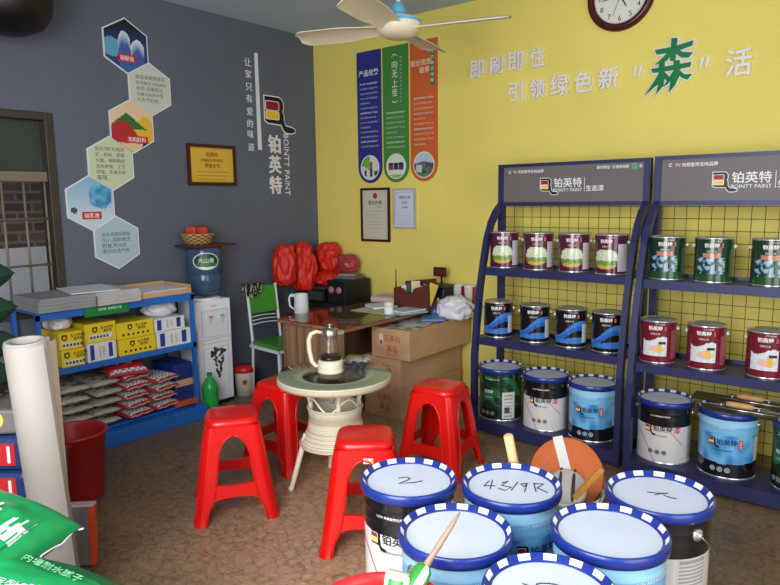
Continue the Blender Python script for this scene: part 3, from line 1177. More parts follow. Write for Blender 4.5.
def make_tin(label, group, design, textcol, turn, loc):
    r = thing('paint_tin', label, 'paint tin', loc, (0, 0, turn), group)
    f = MB()
    seg, nz = 96, 48
    prof = [(CR - .003, 0), (CR, .004)] + [(CR, .004 + (CH - .008) * i / nz) for i in range(1, nz + 1)]
    def fn(i, k):
        return design(ang_u(k, seg), max(0, (i - 1 + .5) / nz))
    f.lathe(prof, seg, 0, WHITE, None, True, (True, False), fn)
    f.build('body', P_tin, r)
    f = MB()
    f.lathe([(CR + .0005, CH - .009), (CR + .0025, CH - .006), (CR + .0015, CH - .001), (CR - .004, CH), (CR - .007, CH - .006)], 48)
    f.build('top_rim', M_tinrim, r)
    MB().lathe([(CR + .0005, .0), (CR + .002, .003), (CR + .0005, .007)], 48).build('bottom_rim', M_tinrim, r)
    MB().lathe([(CR - .007, CH - .006), (CR - .02, CH - .008), (CR - .022, CH - .003), (.001, CH - .003)], 48).build('lid', M_tinlid, r)
    for s in (-1, 1):
        f = MB().lathe([(.001, .012), (.007, .011), (.010, .006), (.011, 0)], 14, 0, WHITE, RZ(s * pi / 2 + .05) @ T(0, -CR, CH * .80) @ RX(pi / 2))
        f.build('handle_ear', M_button, r)
    pts = [(CR * 1.05 * cos(t), -.012 - .045 * sin(t) * .4, CH * .80 - .0 - .09 * sin(t)) for t in [pi * i / 16 for i in range(17)]]
    pts = [((CR + .008) * cos(t), (CR + .008) * sin(t) , CH * .80 - .085 * sin(t)) for t in [pi * i / 20 for i in range(21)]]
    MB().tube(pts, .0016, 6).build('wire_handle', M_wiresteel, r)
    f = MB()
    f.text('铂英特', T(-.0, -CR, CH * .83) @ FRONT, width=.075, th=.0008, col=textcol, off=.03, bend=CR)
    f.text('BOINTT PAINT', T(.012, -CR, CH * .925) @ FRONT, width=.075, th=.0008, col=textcol, bend=CR, res=1)
    f.box(.046, .056, -.012, .012, .0005, .0012, 0, S(190, 60, 60), on_cyl(CR, 0.02, CH * .835))
    f.text('健康水漆', T(.0, -CR, CH * .70) @ FRONT, width=.05, th=.0008, col=mixc(textcol, S(60, 40, 50), .3), off=.01, bend=CR, res=1)
    f.build('lettering', P_matte, r)
    return r

TURN = -0.50                              # labels turned a little towards the shop front
def tins(rx, n, xs, si, design, tc, labels, group, turns):
    z, yf = SH[si]
    first = None
    for x, lab, tn in zip(xs, labels, turns):
        loc = (x, yf + .115 + (.01 if si == 1 else 0) + (DY2 if rx == R2X else 0), z)
        if first is None:
            first = make_tin(lab, group, design, tc, tn, loc)
        else:
            dup(first, lab, loc, (0, 0, tn))
ordn = ('first', 'second', 'third', 'last')
TW = S(226, 224, 220)
tins(R1X, 4, X_TOP1, 2, des_maroon, TW, ['maroon tin with a pale garden picture, %s from the left in its row' % o for o in ordn], 'maroon tins on the left rack', (.36, .34, .28, .02))
tins(R1X, 4, X_MID1, 1, des_wave, TW, ['black tin with a blue wave, %s from the left in its row' % o for o in ordn], 'black tins on the left rack', (.38, .34, .30, .22))
tins(R2X, 3, X_TOP2, 2, des_green, TW, ['dark green flowered tin, %s from the left on the right rack' % o for o in ('first', 'second', 'third')], 'dark green tins on the right rack', (.14, .10, .06))
tins(R2X, 3, X_MID2, 1, des_red, TW, ['dark red tin with a white picture, %s from the left in its row' % o for o in ('first', 'second', 'third')], 'dark red tins on the right rack', (.12, .08, .04))

# ---- big pails
BR, BH = 0.146, 0.3575
M_lid = mat('matt_white_lid', S(204, 212, 228), 0.5, var=0.02)
M_pen = mat('marker_ink', S(34, 34, 40), 0.6, var=0)
P_rim = printed('printed_lid_ring', 0.3, 0, 0.2)
C_NB = S(26, 48, 132)
C_DW = S(226, 230, 238)

def des_blackwhite(a, z):
    x = a * BR
    if z > .66:
        c = S(20, 20, 24)
    else:
        c = S(212, 210, 208)
    if 1.15 < a < 1.95 and .05 < z < .66:
        c = S(196, 196, 194)
        if int(z * 60) % 2 == 0 and 1.22 < a < 1.85:
            c = S(150, 150, 152)
    return c

def des_lightblue(a, z):
    x = a * BR
    if z < .27 - .03 * cos(a * 1.5):
        return S(20, 22, 28)
    if z > .74:
        c = S(120, 186, 226)
        if z > .88:
            c = S(150, 206, 236)
    else:
        n = noise.noise((x * 22, z * 5, 2.0))
        c = mixc(S(52, 132, 200), S(120, 190, 232), n + .5)
    if 1.2 < a < 1.9 and .05 < z < .7:
        c = S(206, 206, 204)
    return c

def des_leaf(a, z):
    x = a * BR
    c = S(22, 52, 38)
    n = noise.noise((x * 16 + z * 5, z * 4 - x * 6, 7))
    if n > .05 and .3 < z < .92:
        c = S(40, 104, 52)
    if z < .24:
        c = S(18, 30, 26)
    if .22 < a < .85 and .04 < z < .60:
        c = S(206, 208, 204)
        if int(z * 40) % 3 == 0 and .34 < a < .74:
            c = S(150, 152, 150)
        if .32 < a < .6 and .16 < z < .28:
            c = S(70, 70, 70)
    return c

def ink(f, strokes, M, w=.0014):
    for st in strokes:
        f.tube([M @ Vector((p[0], p[1], 0)) for p in st], w, 5)

def make_pail(label, group, kind, turn, loc, scribble=None, sturn=0.0, lid_turn=0.0):
    R, H = BR, BH
    design = dict(bw=des_blackwhite, blue=des_lightblue, leaf=des_leaf)[kind]
    r = thing('paint_pail', label, 'paint pail', loc, (0, 0, turn), group)
    f = MB()
    seg, nz = 120, 56
    prof = [(R - .004, 0), (R - .002, .004)]
    for i in range(1, nz + 1):
        z = .004 + (H - .03 - .004) * i / nz
        rr = R - .002 + .002 * z / H
        if .80 < z / H < .83 or .70 < z / H < .72:
            rr += .0014
        prof.append((rr, z))
    f.lathe(prof, seg, 0, WHITE, None, True, (True, False), lambda i, k: design(ang_u(k, seg), max(0, (i - .5) / nz)))
    f.build('body', P_tin, r)
    f = MB().lathe([(R + .001, 0), (R + .002, .003), (R - .001, .008)], 48)
    f.build('bottom_rim', M_tinrim, r)
    # lid ring: blue outside, dashed inner slope
    f = MB()
    ring = [(R - .002, H - .034), (R + .008, H - .032), (R + .0105, H - .018), (R + .009, H - .005), (R + .006, H), (R + .003, H), (R - .006, H - .013), (R - .012, H - .014), (R - .013, H - .017)]
    NS = 84
    def rfn(i, k):
        if i == 5 and (k + int(lid_turn) * 2) % 6 < 3:
            return C_DW
        return C_NB
    f.lathe(ring, NS, 0, WHITE, None, True, (False, False), rfn)
    f.build('lid_ring', P_rim, r)
    o = MB().lathe([(R - .0128, H - .0165), (.001, H - .0150)], 64, 0, WHITE, None, False).build('lid', M_lid, r)
    if scribble:
        f = MB()
        ink(f, scribble, T(0, 0, H - .0140) @ RZ(sturn - turn))
        f.build('marker_scribble', M_pen, r)
    for s in (-1, 1):
        Me = RZ(s * pi / 2 - .0) @ T(0, -R, H * .80) @ RX(pi / 2)
        f = MB().lathe([(.018, 0), (.018, .004), (.010, .006), (.009, .012), (.001, .013)], 18, 0, WHITE, Me)
        f.build('handle_ear', M_tinrim, r)
    pts = [((R + .014) * cos(t), (R + .014) * sin(t), H * .80 - .15 * sin(t)) for t in [pi * i / 24 for i in range(25)]]
    MB().tube(pts, .0022, 6).build('wire_handle', M_wiresteel, r)
    f = MB()
    if kind == 'bw':
        for pts, cc in (([(-.95 + .05 * i, .50 - .012 * i - .0011 * i * i) for i in range(20)], S(190, 84, 50)), ([(.25 + .05 * i, .60 - .022 * i) for i in range(14)], S(196, 128, 84))):
            vs = [Vector((rr_ * sin(a_), -rr_ * cos(a_), H * (q_ + dz_))) for a_, q_ in pts for rr_, dz_ in ((R + .0012, -.010), (R + .0012, .010))]
            f.add(vs, [(2 * i, 2 * i + 2, 2 * i + 3, 2 * i + 1) for i in range(len(pts) - 1)], 0, cc)
        f.build('orange_line', P_matte, r)
        f = MB()
        logo(f, on_cyl(R, -.42, H * .56) @ T(0, 0, .0005), .05, False, .0012)
        f.build('emblem', P_matte, r)
        f = MB()
        f.text('铂英特', RZ(.12) @ T(0, -R, H * .575) @ FRONT, width=.105, th=.0015, col=S(36, 36, 40), off=.015, bend=R)
        f.text('漆', RZ(.64) @ T(0, -R, H * .57) @ FRONT, h=.040, th=.0015, col=S(190, 40, 46), off=.01, bend=R)
        f.text('无机内墙涂料环保漆', RZ(.0) @ T(0, -R, H * .46) @ FRONT, width=.085, th=.0015, col=S(70, 70, 74), bend=R, res=1)
        f.text('CCTV 央视宣传支持品牌', RZ(.0) @ T(0, -R, H * .775) @ FRONT, width=.11, th=.0015, col=C_W, off=.012, bend=R, res=1)
        ic = S(50, 60, 66)
    elif kind == 'blue':
        logo(f, on_cyl(R, -.36, H * .56) @ T(0, 0, .0005), .045, False, .0012)
        f.build('emblem', P_matte, r)
        f = MB()
        f.text('铂英特', RZ(.14) @ T(0, -R, H * .565) @ FRONT, width=.10, th=.0015, col=S(20, 44, 90), off=.015, bend=R)
        f.prism(rrect(.022, .05, .006), .0008, 0, S(196, 52, 60), on_cyl(R, .60, H * .55))
        f.text('水性漆', RZ(.60) @ T(0, -R - .001, H * .55) @ FRONT @ RZ(-pi / 2), width=.04, th=.001, col=C_W, bend=None)
        f.text('CCTV 央视宣传支持品牌', RZ(.0) @ T(0, -R, H * .79) @ FRONT, width=.11, th=.0015, col=S(230, 240, 246), bend=R, res=1)
        f.text('全效净味抗菌墙面漆', RZ(.05) @ T(0, -R, H * .44) @ FRONT, width=.09, th=.0015, col=S(20, 60, 120), bend=R, res=1)
        ic = S(190, 206, 226)
    else:
        f.text('铂英特', RZ(-.45) @ T(0, -R, H * .56) @ FRONT, width=.07, th=.0015, col=C_W, off=.015, bend=R)
        f.text('竹炭净味', RZ(-.45) @ T(0, -R, H * .45) @ FRONT, width=.06, th=.0015, col=S(196, 206, 196), bend=R, res=1)
        f.text('CCTV 央视宣传支持品牌', RZ(-.3) @ T(0, -R, H * .80) @ FRONT, width=.11, th=.0015, col=C_W, bend=R, res=1)
        ic = S(150, 160, 156)
    for k in range(3):
        zz = H * (.19 if kind == 'bw' else .14)
        Mi = on_cyl(R, (-.30 if kind != 'leaf' else -.75) + .25 * k, zz)
        f.prism(circ(.0135, 18), .0009, 0, ic, Mi, [circ(.010, 18)])
        f.prism(circ(.007, 8), .0009, 0, mixc(ic, S(40, 90, 120), .35), Mi)
    f.build('lettering', P_matte, r)
    return r

z0 = SH[0][0]
G1 = 'big pails on the bottom rack shelves'
yb = SH[0][1] + .175
make_pail('dark green leaf-patterned pail with a white label, bottom shelf of the left rack', G1, 'leaf', .38, (X_BOT1[0], yb, z0))
make_pail('black and white pail between the green and blue pails on the left rack', G1, 'bw', .22, (X_BOT1[1], yb, z0))
make_pail('light blue pail with a black foot on the bottom shelf of the left rack', G1, 'blue', .14, (X_BOT1[2], yb, z0))
make_pail('black and white pail under the trowel blade, bottom shelf of the right rack', G1, 'bw', .10, (X_BOT2[0], yb + DY2, z0))
make_pail('light blue pail below the wooden-handled trowels, bottom shelf of the right rack', G1, 'blue', .04, (X_BOT2[1], yb + DY2, z0))
make_pail('dark green pail on the bottom shelf of the right rack', G1, 'leaf', -.2, (X_BOT2[2], yb + DY2, z0))

# ---- plastering trowels lying across the pails of the right rack
M_steel = mat('dark_trowel_steel', S(60, 56, 54), 0.35, 0.7, var=0.2, vscale=14)
M_brightsteel = mat('bright_steel_edge', S(190, 192, 194), 0.25, 0.9, var=0.05)
M_hwood = mat('pale_wooden_handle', S(206, 156, 104), 0.45, var=0.12, vscale=30)

def trowel(label, loc, rot, L=.42, w=.13, hl=.13, hx=.0):
    r = thing('plastering_trowel', label, 'trowel', loc, rot, 'trowels on the right rack')
    MB().box(-L / 2, L / 2, -w / 2, w / 2, 0, .0022).build('blade', M_steel, r)
    MB().box(-L / 2, L / 2, w / 2, w / 2 + .006, -.0004, .0028).build('worn_edge', M_brightsteel, r)
    f = MB()
    f.tube([(-.15 + hx, 0, .0045), (.17 + hx, 0, .0045)], .005, 8)
    f.tube([(-.09 + hx, 0, .005), (-.09 + hx, 0, .03)], .0045, 8)
    f.tube([(.09 + hx, 0, .005), (.09 + hx, 0, .03)], .0045, 8)
    f.tube([(-.105 + hx, 0, .032), (.14 + hx, 0, .032)], .0042, 8)
    f.build('handle_bracket', M_brightsteel, r)
    f = MB().lathe([(.001, -hl / 2), (.013, -hl / 2), (.0155, -hl / 3), (.0165, 0), (.0155, hl / 3), (.013, hl / 2), (.001, hl / 2)], 18, 0, WHITE, T(hx, 0, .032) @ RY(pi / 2))
    f.build('handle', M_hwood, r)
    return r
ZT = z0 + BH + .0
trowel('smaller dark steel trowel with a wooden handle, in front of the larger one', (X_BOT2[1] + .06, yb + DY2 - .055, ZT + .001), (0, 0, radians(2)), .36, .12)
trowel('larger dark steel trowel with a wooden handle, resting against the wire mesh', (X_BOT2[1] + .08, yb + DY2 + .11, ZT + .008), (radians(5), 0, radians(1)), .58, .13, .13, .0)
# ================================================================== pails stacked in the foreground
S2 = [[(-.035, .012), (-.01, .02), (.005, .012), (-.005, -.005), (-.03, -.028), (-.005, -.024), (.02, -.02), (.045, -.006)]]
S48 = [[(-.07, .03), (-.085, -.01), (-.05, -.005)], [(-.06, .035), (-.065, -.03)], [(-.03, .02), (-.01, .035), (-.03, .0), (0, -.01), (-.02, -.035), (-.04, -.02)],
       [(.02, .035), (.0, -.03)], [(.03, .02), (.05, .03), (.04, .0), (.03, .02)], [(.05, .03), (.04, -.035)], [(.07, .035), (.075, -.03)], [(.07, .03), (.1, .03), (.08, .0), (.11, -.03)]]
S8 = [[(.03 * sin(t * 2) , .04 * cos(t)) for t in [i * 2 * pi / 20 for i in range(21)]], [(-.06, .03), (.05, -.02)]]
SF = [[(-.05, .03), (.0, .02), (.05, .025)], [(-.02, .0), (.02, .02), (.03, -.01), (.06, -.03)], [(.04, -.02), (.075, -.035)]]
GF = 'pails stacked two high in the foreground'
FRONT_PAILS = [
    ('bw', (-1.222, 1.589), 'black and white pail with a squiggle on its lid, beside the red stool', S2, .62, .28, 0),
    ('blue', (-.937, 1.748), 'light blue pail with scrawled marks on its lid, just before the tool pail', S48, .5, 1.1, 1),
    ('blue', (-.914, 1.394), 'light blue pail with a plain lid behind the paint brush, top of its stack', None, 0, 1.3, 2),
    ('blue', (-.587, 1.649), 'light blue pail with a plain lid, between the scrawled and the looped lids', None, 0, 1.2, 1),
    ('bw', (-.552, 1.964), 'black and white pail with a small lid mark, rightmost of the stacked pails', [[(x * .6, y * .6) for x, y in st] for st in SF], .55, -.49, 3),
    ('blue', (-.594, 1.298), 'light blue pail with a looped mark on its lid, nearest of the stacked pails', S8, .5, 1.0, 0),
]
LOWLAB = ['lower pail under the squiggle-lidded black and white pail', 'lower pail under the scrawl-lidded light blue pail', 'lower pail under the plain-lidded light blue pail by the brush',
          'lower pail under the plain-lidded light blue pail in the middle right', 'lower pail under the rightmost black and white pail', 'lower pail under the loop-marked light blue pail']
for (kind, (x, y), lab, sc, st, tn, lt), low in zip(FRONT_PAILS, LOWLAB):
    make_pail(lab, GF, kind, tn, (x, y, 0.3580), sc, st, lt)
    make_pail(low, GF, 'blue' if kind == 'bw' else 'bw', tn - .4, (x, y, 0.0), None, 0, lt)

# ================================================================== red plastic stools
M_red = mat('glossy_red_plastic', S(222, 18, 14), 0.28, var=0.03, vscale=6, coat=0.15)
M_stick = printed('sticker_print', 0.4)

def make_stool(label, loc, turn, sticker=False, H=.515, wt=.132, wb=.206):
    r = thing('plastic_stool', label, 'stool', loc, (0, 0, turn), 'red plastic stools')
    ztop = H - .035
    def hw(z):                               # half width at height z, flaring at the foot
        t = 1 - z / H
        return wt + (wb - wt) * t + (.006 if z < .03 else 0)
    # seat: rounded square with a soft edge and a turned-down apron
    f = MB()
    prof = [(.001, 0, .5), (.30, .001, .5), (.80, .000, .5), (.93, -.003, .5), (1.0, -.012, .5), (1.02, -.024, .5), (1.03, -.036, .5), (1.0, -.04, .5), (.95, -.038, .5)]
    n = 48
    base = []
    for k in range(n):
        a = 2 * pi * k / n
        c, s = cos(a), sin(a)
        p = 4.5
        rr = 1 / (abs(c) ** p + abs(s) ** p) ** (1 / p)
        base.append((wt * rr * c, wt * rr * s))
    vs, fs = [], []
    for (sc, dz, _) in prof:
        for b in base:
            vs.append((b[0] * sc, b[1] * sc, H + dz))
    for i in range(len(prof) - 1):
        for k in range(n):
            k2 = (k + 1) % n
            fs.append(((i + 1) * n + k, (i + 1) * n + k2, i * n + k2, i * n + k))
    f.add(vs, fs, 0, WHITE, True)
    f.lathe([(.006, H + .0012), (.009, H + .0025), (.012, H + .0012)], 16)
    f.build('seat', M_red, r)
    th = .012
    def P(side, s, z, inset=0.0):
        w = hw(z) - inset
        return RZ(side * pi / 2) @ Vector((s, -w, z))
    def sheet(f, side, poly, th=.010):
        tris = tessellate_polygon([[Vector((p[0], p[1], 0)) for p in poly]])
        n = len(poly)
        vs = [P(side, p[0], p[1]) for p in poly] + [P(side, p[0], p[1], th) for p in poly]
        fs = []
        for a, b, c in tris:
            A, B, Cc = poly[a], poly[b], poly[c]
            cr = (B[0] - A[0]) * (Cc[1] - A[1]) - (B[1] - A[1]) * (Cc[0] - A[0])
            if cr < 0:
                a, c = c, a
            fs.append((a, b, c)); fs.append((n + c, n + b, n + a))
        ar = sum(poly[i][0] * poly[(i + 1) % n][1] - poly[(i + 1) % n][0] * poly[i][1] for i in range(n))
        for i in range(n):
            j = (i + 1) % n
            fs.append((j, i, n + i, n + j) if ar > 0 else (i, j, n + j, n + i))
        f.add(vs, fs)
    rc = .038
    for k in range(4):
        f = MB()
        # half side panels left and right of corner k: corner between side k (its +s end) and side k+1 (its -s end)
        za, zs = .43, .32                     # crown and spring of the arch
        ain = .078
        def half(sgn):
            pts = []
            zl = [ztop, .38, .30, .2, .1, .03, 0]
            outer = [(sgn * (hw(z) - rc), z) for z in zl]
            inner = [(sgn * (hw(0) - rc - .028), 0), (sgn * (hw(.06) - rc - .024), .06), (sgn * (ain + .024), .13), (sgn * (ain + .012), .2), (sgn * ain, .29)]
            arch = [(sgn * ain * cos(t), .29 + (za - .29) * sin(t)) for t in [pi / 2 * i / 10 for i in range(1, 11)]]
            return [(0, ztop)] + outer + inner + arch
        sheet(f, k, half(1))
        sheet(f, (k + 1) % 4, half(-1))
        # rounded corner strip
        zz = [0, .004, .03, .06, .15, .25, .35, .42, ztop]
        na = 8
        vs, fs = [], []
        for lay in (0, 1):
            for z in zz:
                w = hw(z)
                rr = rc - .010 * lay
                cx, cy = w - rc, -(w - rc)
                for i in range(na + 1):
                    a = -pi / 2 + pi / 2 * i / na
                    # shallow groove down the leg
                    g = .004 * math.exp(-((i - na / 2) / 1.1) ** 2) if lay == 0 and z < .40 else 0
                    vs.append(RZ(k * pi / 2) @ Vector((cx + (rr - g) * cos(a), cy + (rr - g) * sin(a), z)))
        m = na + 1
        L = len(zz) * m
        for j in range(len(zz) - 1):
            for i in range(na):
                a = j * m + i
                fs.append((a, a + 1, a + m + 1, a + m))
                fs.append((L + a + m, L + a + m + 1, L + a + 1, L + a))
        for i in range(na):
            fs.append((i + 1, i, L + i, L + i + 1))
        f.add(vs, fs, 0, WHITE, True)
        # raised bead along the arch edge
        for (side, sgn) in ((k, 1), ((k + 1) % 4, -1)):
            pts = []
            for (s, z) in [(hw(0) - rc - .022, .004), (hw(.06) - rc - .018, .06), (ain + .030, .13), (ain + .018, .2), (ain + .006, .29)]:
                pts.append(P(side, sgn * s, z, .0015))
            for t in [pi / 2 * i / 8 for i in range(1, 9)]:
                pts.append(P(side, sgn * (ain + .006) * cos(t), .29 + (za + .006 - .29) * sin(t), .0015))
            f.tube(pts, .0055, 8)
        f.build('leg', M_red, r)
        # cross rung between two legs
        f = MB()
        s0, s1 = ain + .022, ain + .032
        poly = [(-s1, .115), (-s1 * .7, .128), (0, .132), (s1 * .7, .128), (s1, .115), (s0 + .002, .195), (0, .188), (-s0 - .002, .195)]
        sheet(f, k, poly, .020)
        f.build('rung', M_red, r)
    if sticker is not False:
        f = MB()
        side, s0 = sticker
        M2 = RZ(side * pi / 2) @ T(s0, -hw(.435) - .0012, .435) @ RX(pi / 2 + atan2(wb - wt, H) * -1)
        f.box(-.022, .022, -.012, .012, 0, .0006, 0, S(220, 220, 214), M2)
        f.prism(circ(.009, 14), .001, 0, S(90, 60, 150), M2 @ T(-.006, 0, .0002))
        f.prism(circ(.005, 10), .0014, 0, S(230, 230, 230), M2 @ T(-.006, 0, .0002))
        f.box(.008, .02, -.009, .009, .0006, .0011, 0, S(226, 190, 70), M2)
        f.build('sticker', M_stick, r)
    return r
make_stool('red plastic stool standing alone on the floor, leftmost in front of the water dispenser', (-2.715, 2.02, 0), .30 + .65)
make_stool('red plastic stool half hidden behind the round table, next to the green chair', (-2.96, 2.60, 0), .12)
make_stool('red plastic stool with a sticker, between the round table and the foreground pails', (-1.955, 2.205, 0), radians(39), (0, .02))
make_stool('red plastic stool in front of the cartons and the left rack', (-2.145, 3.10, 0), radians(8), (3, -.02))

# ================================================================== round wicker table
M_wick = bpy.data.materials.new('cream_wicker')
M_wick.use_nodes = True
def _wick(m):
    nt = m.node_tree
    b = nt.nodes['Principled BSDF']
    tc = nt.nodes.new('ShaderNodeTexCoord')
    w1 = nt.nodes.new('ShaderNodeTexWave'); w1.bands_direction = 'Z'; w1.inputs['Scale'].default_value = 34; w1.inputs['Distortion'].default_value = .6
    w2 = nt.nodes.new('ShaderNodeTexWave'); w2.wave_type = 'RINGS'; w2.rings_direction = 'Z'; w2.inputs['Scale'].default_value = 30; w2.inputs['Distortion'].default_value = .4
    nt.links.new(tc.outputs['Object'], w1.inputs['Vector']); nt.links.new(tc.outputs['Object'], w2.inputs['Vector'])
    mx = nt.nodes.new('ShaderNodeMath'); mx.operation = 'MULTIPLY'
    nt.links.new(w1.outputs['Fac'], mx.inputs[0]); nt.links.new(w2.outputs['Fac'], mx.inputs[1])
    rp = nt.nodes.new('ShaderNodeValToRGB')
    rp.color_ramp.elements[0].color = S(190, 178, 150); rp.color_ramp.elements[1].color = S(238, 230, 208)
    rp.color_ramp.elements[1].position = .35
    nt.links.new(mx.outputs[0], rp.inputs['Fac']); nt.links.new(rp.outputs['Color'], b.inputs['Base Color'])
    b.inputs['Roughness'].default_value = .5
    bp = nt.nodes.new('ShaderNodeBump'); bp.inputs['Strength'].default_value = .5; bp.inputs['Distance'].default_value = .004
    nt.links.new(mx.outputs[0], bp.inputs['Height']); nt.links.new(bp.outputs['Normal'], b.inputs['Normal'])
_wick(M_wick)
M_ivory = mat('ivory_rattan_tube', S(232, 224, 200), 0.4, var=0.05, vscale=30)
def glass(name, color=(0.92, 0.97, 0.95, 1), rough=0.0):
    return mat(name, color, rough, 0, 0.0, trans=1.0, ior=1.45)
M_glass_top = thin_glass('greenish_table_glass', (0.90, 0.96, 0.94, 1))
TX_, TY_, TZ_ = -2.455, 2.525, .655
r = thing('round_wicker_table', 'round cream wicker table with a glass top among the red stools', 'table', (TX_, TY_, 0))
MB().lathe([(.001, TZ_ - .006), (.316, TZ_ - .006), (.319, TZ_ - .003), (.316, TZ_), (.001, TZ_)], 64).build('glass_top', M_glass_top, r)
f = MB().lathe([(.175, TZ_ - .014), (.24, TZ_ - .0075), (.300, TZ_ - .0075), (.314, TZ_ - .014), (.316, TZ_ - .03), (.312, TZ_ - .046), (.295, TZ_ - .048), (.18, TZ_ - .036), (.175, TZ_ - .014)], 64)
f.build('wicker_rim', M_wick, r)
MB().lathe([(.001, TZ_ - .034), (.18, TZ_ - .034)], 40).build('under_panel', mat('dark_brown_under_panel', S(66, 40, 32), .25, var=.1), r)
f = MB().lathe([(.150, .47), (.154, .478), (.158, .47), (.150, .45), (.146, .41), (.155, .35), (.185, .29), (.205, .265), (.200, .255), (.178, .275), (.150, .33), (.140, .40), (.144, .45), (.150, .47)], 48)
f.build('wicker_skirt', M_wick, r)
MB().lathe([(.001, .30), (.165, .30)], 32).build('skirt_floor', M_wick, r)
for k in range(4):
    a = radians(52) + k * pi / 2
    ca, sa = cos(a), sin(a)
    f = MB().tube([(.135 * ca, .135 * sa, .44), (.135 * ca, .135 * sa, .50), (.15 * ca, .15 * sa, .56), (.20 * ca, .20 * sa, .612)], .014, 10)
    f.build('upper_strut', M_ivory, r)
    b = a + radians(182) if False else a
    f = MB().tube([(.165 * cos(b), .165 * sin(b), .32), (.20 * cos(b), .20 * sin(b), .2), (.25 * cos(b), .25 * sin(b), .03), (.257 * cos(b), .257 * sin(b), 0)], [.016, .0155, .014, .0135], 10)
    l = f.build('leg', M_ivory, r)
    MB().lathe([(.0165, 0), (.0165, .02), (.0135, .024)], 12, 0, WHITE, T(.257 * cos(b), .257 * sin(b), 0), True, (True, False)).build('foot_cap', mat('white_rubber', S(230, 228, 222), .6, var=0), l)
for k in range(4):
    a = radians(52) + k * pi / 2
    f = MB().tube([(.14 * cos(a + (pi / 2) * t), .14 * sin(a + (pi / 2) * t), .50 + .035 * sin(pi * t * 2)) for t in [i / 12 for i in range(13)]], .006, 8)
    f.build('curl', M_ivory, r)

# ---- glass kettle and lunch box on the table
r = thing('glass_kettle', 'glass kettle with a cream handle and base on the round table', 'kettle', (-2.49, 2.535, TZ_ + .0005), (0, 0, radians(39)))
MB().lathe([(.001, .0), (.072, 0), (.074, .006), (.072, .018), (.069, .022), (.071, .030), (.070, .062), (.064, .070), (.001, .070)], 40).build('cream_base', M_cream, r)
MB().lathe([(.063, .0705), (.064, .08), (.058, .13), (.046, .19), (.042, .205), (.0395, .205), (.0435, .19), (.0555, .13), (.0612, .08), (.06, .073)], 40).build('glass_body', thin_glass('clear_kettle_glass', (.95, .97, .97, 1)), r)
MB().lathe([(.001, .0725), (.0595, .0725), (.0605, .08), (.058, .094), (.001, .094)], 32).build('tea', mat('dark_tea', S(52, 30, 18), .1, var=0.0), r)
MB().lathe([(.044, .196), (.0455, .205), (.045, .238), (.040, .244), (.012, .248), (.010, .256), (.016, .262), (.015, .270), (.001, .273)], 32).build('steel_collar_and_lid', mat('brushed_steel', S(176, 170, 162), .25, .9, var=.05), r)
f = MB().tube([(-.046, 0, .222), (-.075, 0, .228), (-.105, 0, .215), (-.118, 0, .18), (-.116, 0, .12), (-.104, 0, .06), (-.085, 0, .035), (-.066, 0, .032)], [.008, .011, .013, .0135, .0135, .013, .012, .01], 10)
f.build('handle', M_cream, r)
MB().prism([(.03, -.014), (.066, 0), (.03, .014)], .02, 0, WHITE, T(.012, 0, .212)).build('spout', mat('brushed_steel', S(176, 170, 162)), r)
r = thing('plastic_food_box', 'small clear plastic box of dark dried food beside the kettle on the round table', 'food box', (-2.365, 2.62, TZ_ + .0005), (0, 0, radians(30)))
f = MB()
M_clear = thin_glass('clear_soft_plastic', (.90, .92, .95, 1), .04)
w0, w1, hh = .052, .064, .075
f.box(-w0, w0, -w0, w0, 0, .002)
vs = []
for (w, z) in ((w0, 0), (w1, hh), (w1 - .002, hh), (w0 - .002, .002)):
    vs += [(-w, -w, z), (w, -w, z), (w, w, z), (-w, w, z)]
fs = []
for L in range(3):
    for k in range(4):
        k2 = (k + 1) % 4
        fs.append((L * 4 + k, L * 4 + k2, L * 4 + 4 + k2, L * 4 + 4 + k))
f.add(vs, fs)
f.build('tub', M_clear, r)
MB().box(-.069, .069, -.069, .069, hh + .0005, hh + .006, bev=.002).build('lid', thin_glass('clear_lid_plastic', (.86, .88, .92, 1), .05), r)
f = MB()
rnd = random.Random(4)
for k in range(90):
    x, y, z = rnd.uniform(-.040, .040), rnd.uniform(-.040, .040), rnd.uniform(.010, .042)
    s = rnd.uniform(.006, .009)
    f.lathe([(.0005, -s), (s * .9, -s * .4), (s, .3 * s), (.0005, s)], 6, 0, WHITE, T(x, y, z) @ RX(rnd.uniform(0, 3)))
tag(f.build('dried_food', mat('dark_dried_plums', S(54, 40, 58), .35, var=.3), r), kind='stuff')

# ================================================================== desk, cartons and what lies on them
def wood(name, c1, c2, horiz=False, rough=.4):
    m = bpy.data.materials.new(name)
    m.use_nodes = True
    nt = m.node_tree
    b = nt.nodes['Principled BSDF']
    tc = nt.nodes.new('ShaderNodeTexCoord')
    mp = nt.nodes.new('ShaderNodeMapping')
    mp.inputs['Scale'].default_value = (26, 26, 1.2) if not horiz else (14, 1.2, 14)
    n = nt.nodes.new('ShaderNodeTexNoise'); n.inputs['Scale'].default_value = 1.0; n.inputs['Detail'].default_value = 5
    nt.links.new(tc.outputs['Object'], mp.inputs['Vector']); nt.links.new(mp.outputs[0], n.inputs['Vector'])
    rp = nt.nodes.new('ShaderNodeValToRGB')
    rp.color_ramp.elements[0].position = .35; rp.color_ramp.elements[0].color = c1
    rp.color_ramp.elements[1].position = .65; rp.color_ramp.elements[1].color = c2
    nt.links.new(n.outputs['Fac'], rp.inputs['Fac']); nt.links.new(rp.outputs['Color'], b.inputs['Base Color'])
    b.inputs['Roughness'].default_value = rough
    return m
M_desk = wood('walnut_veneer', S(122, 92, 68), S(160, 124, 94))
M_desktop = wood('walnut_desk_top', S(126, 74, 56), S(160, 110, 84), True, .3)
DX0, DX1, DY0, DY1, DZ = -3.64, -2.96, 3.15, 4.36, .745
r = thing('office_desk', 'wooden desk with a dark-edged glass top, between the green chair and the cartons', 'desk', (0, 0, 0))
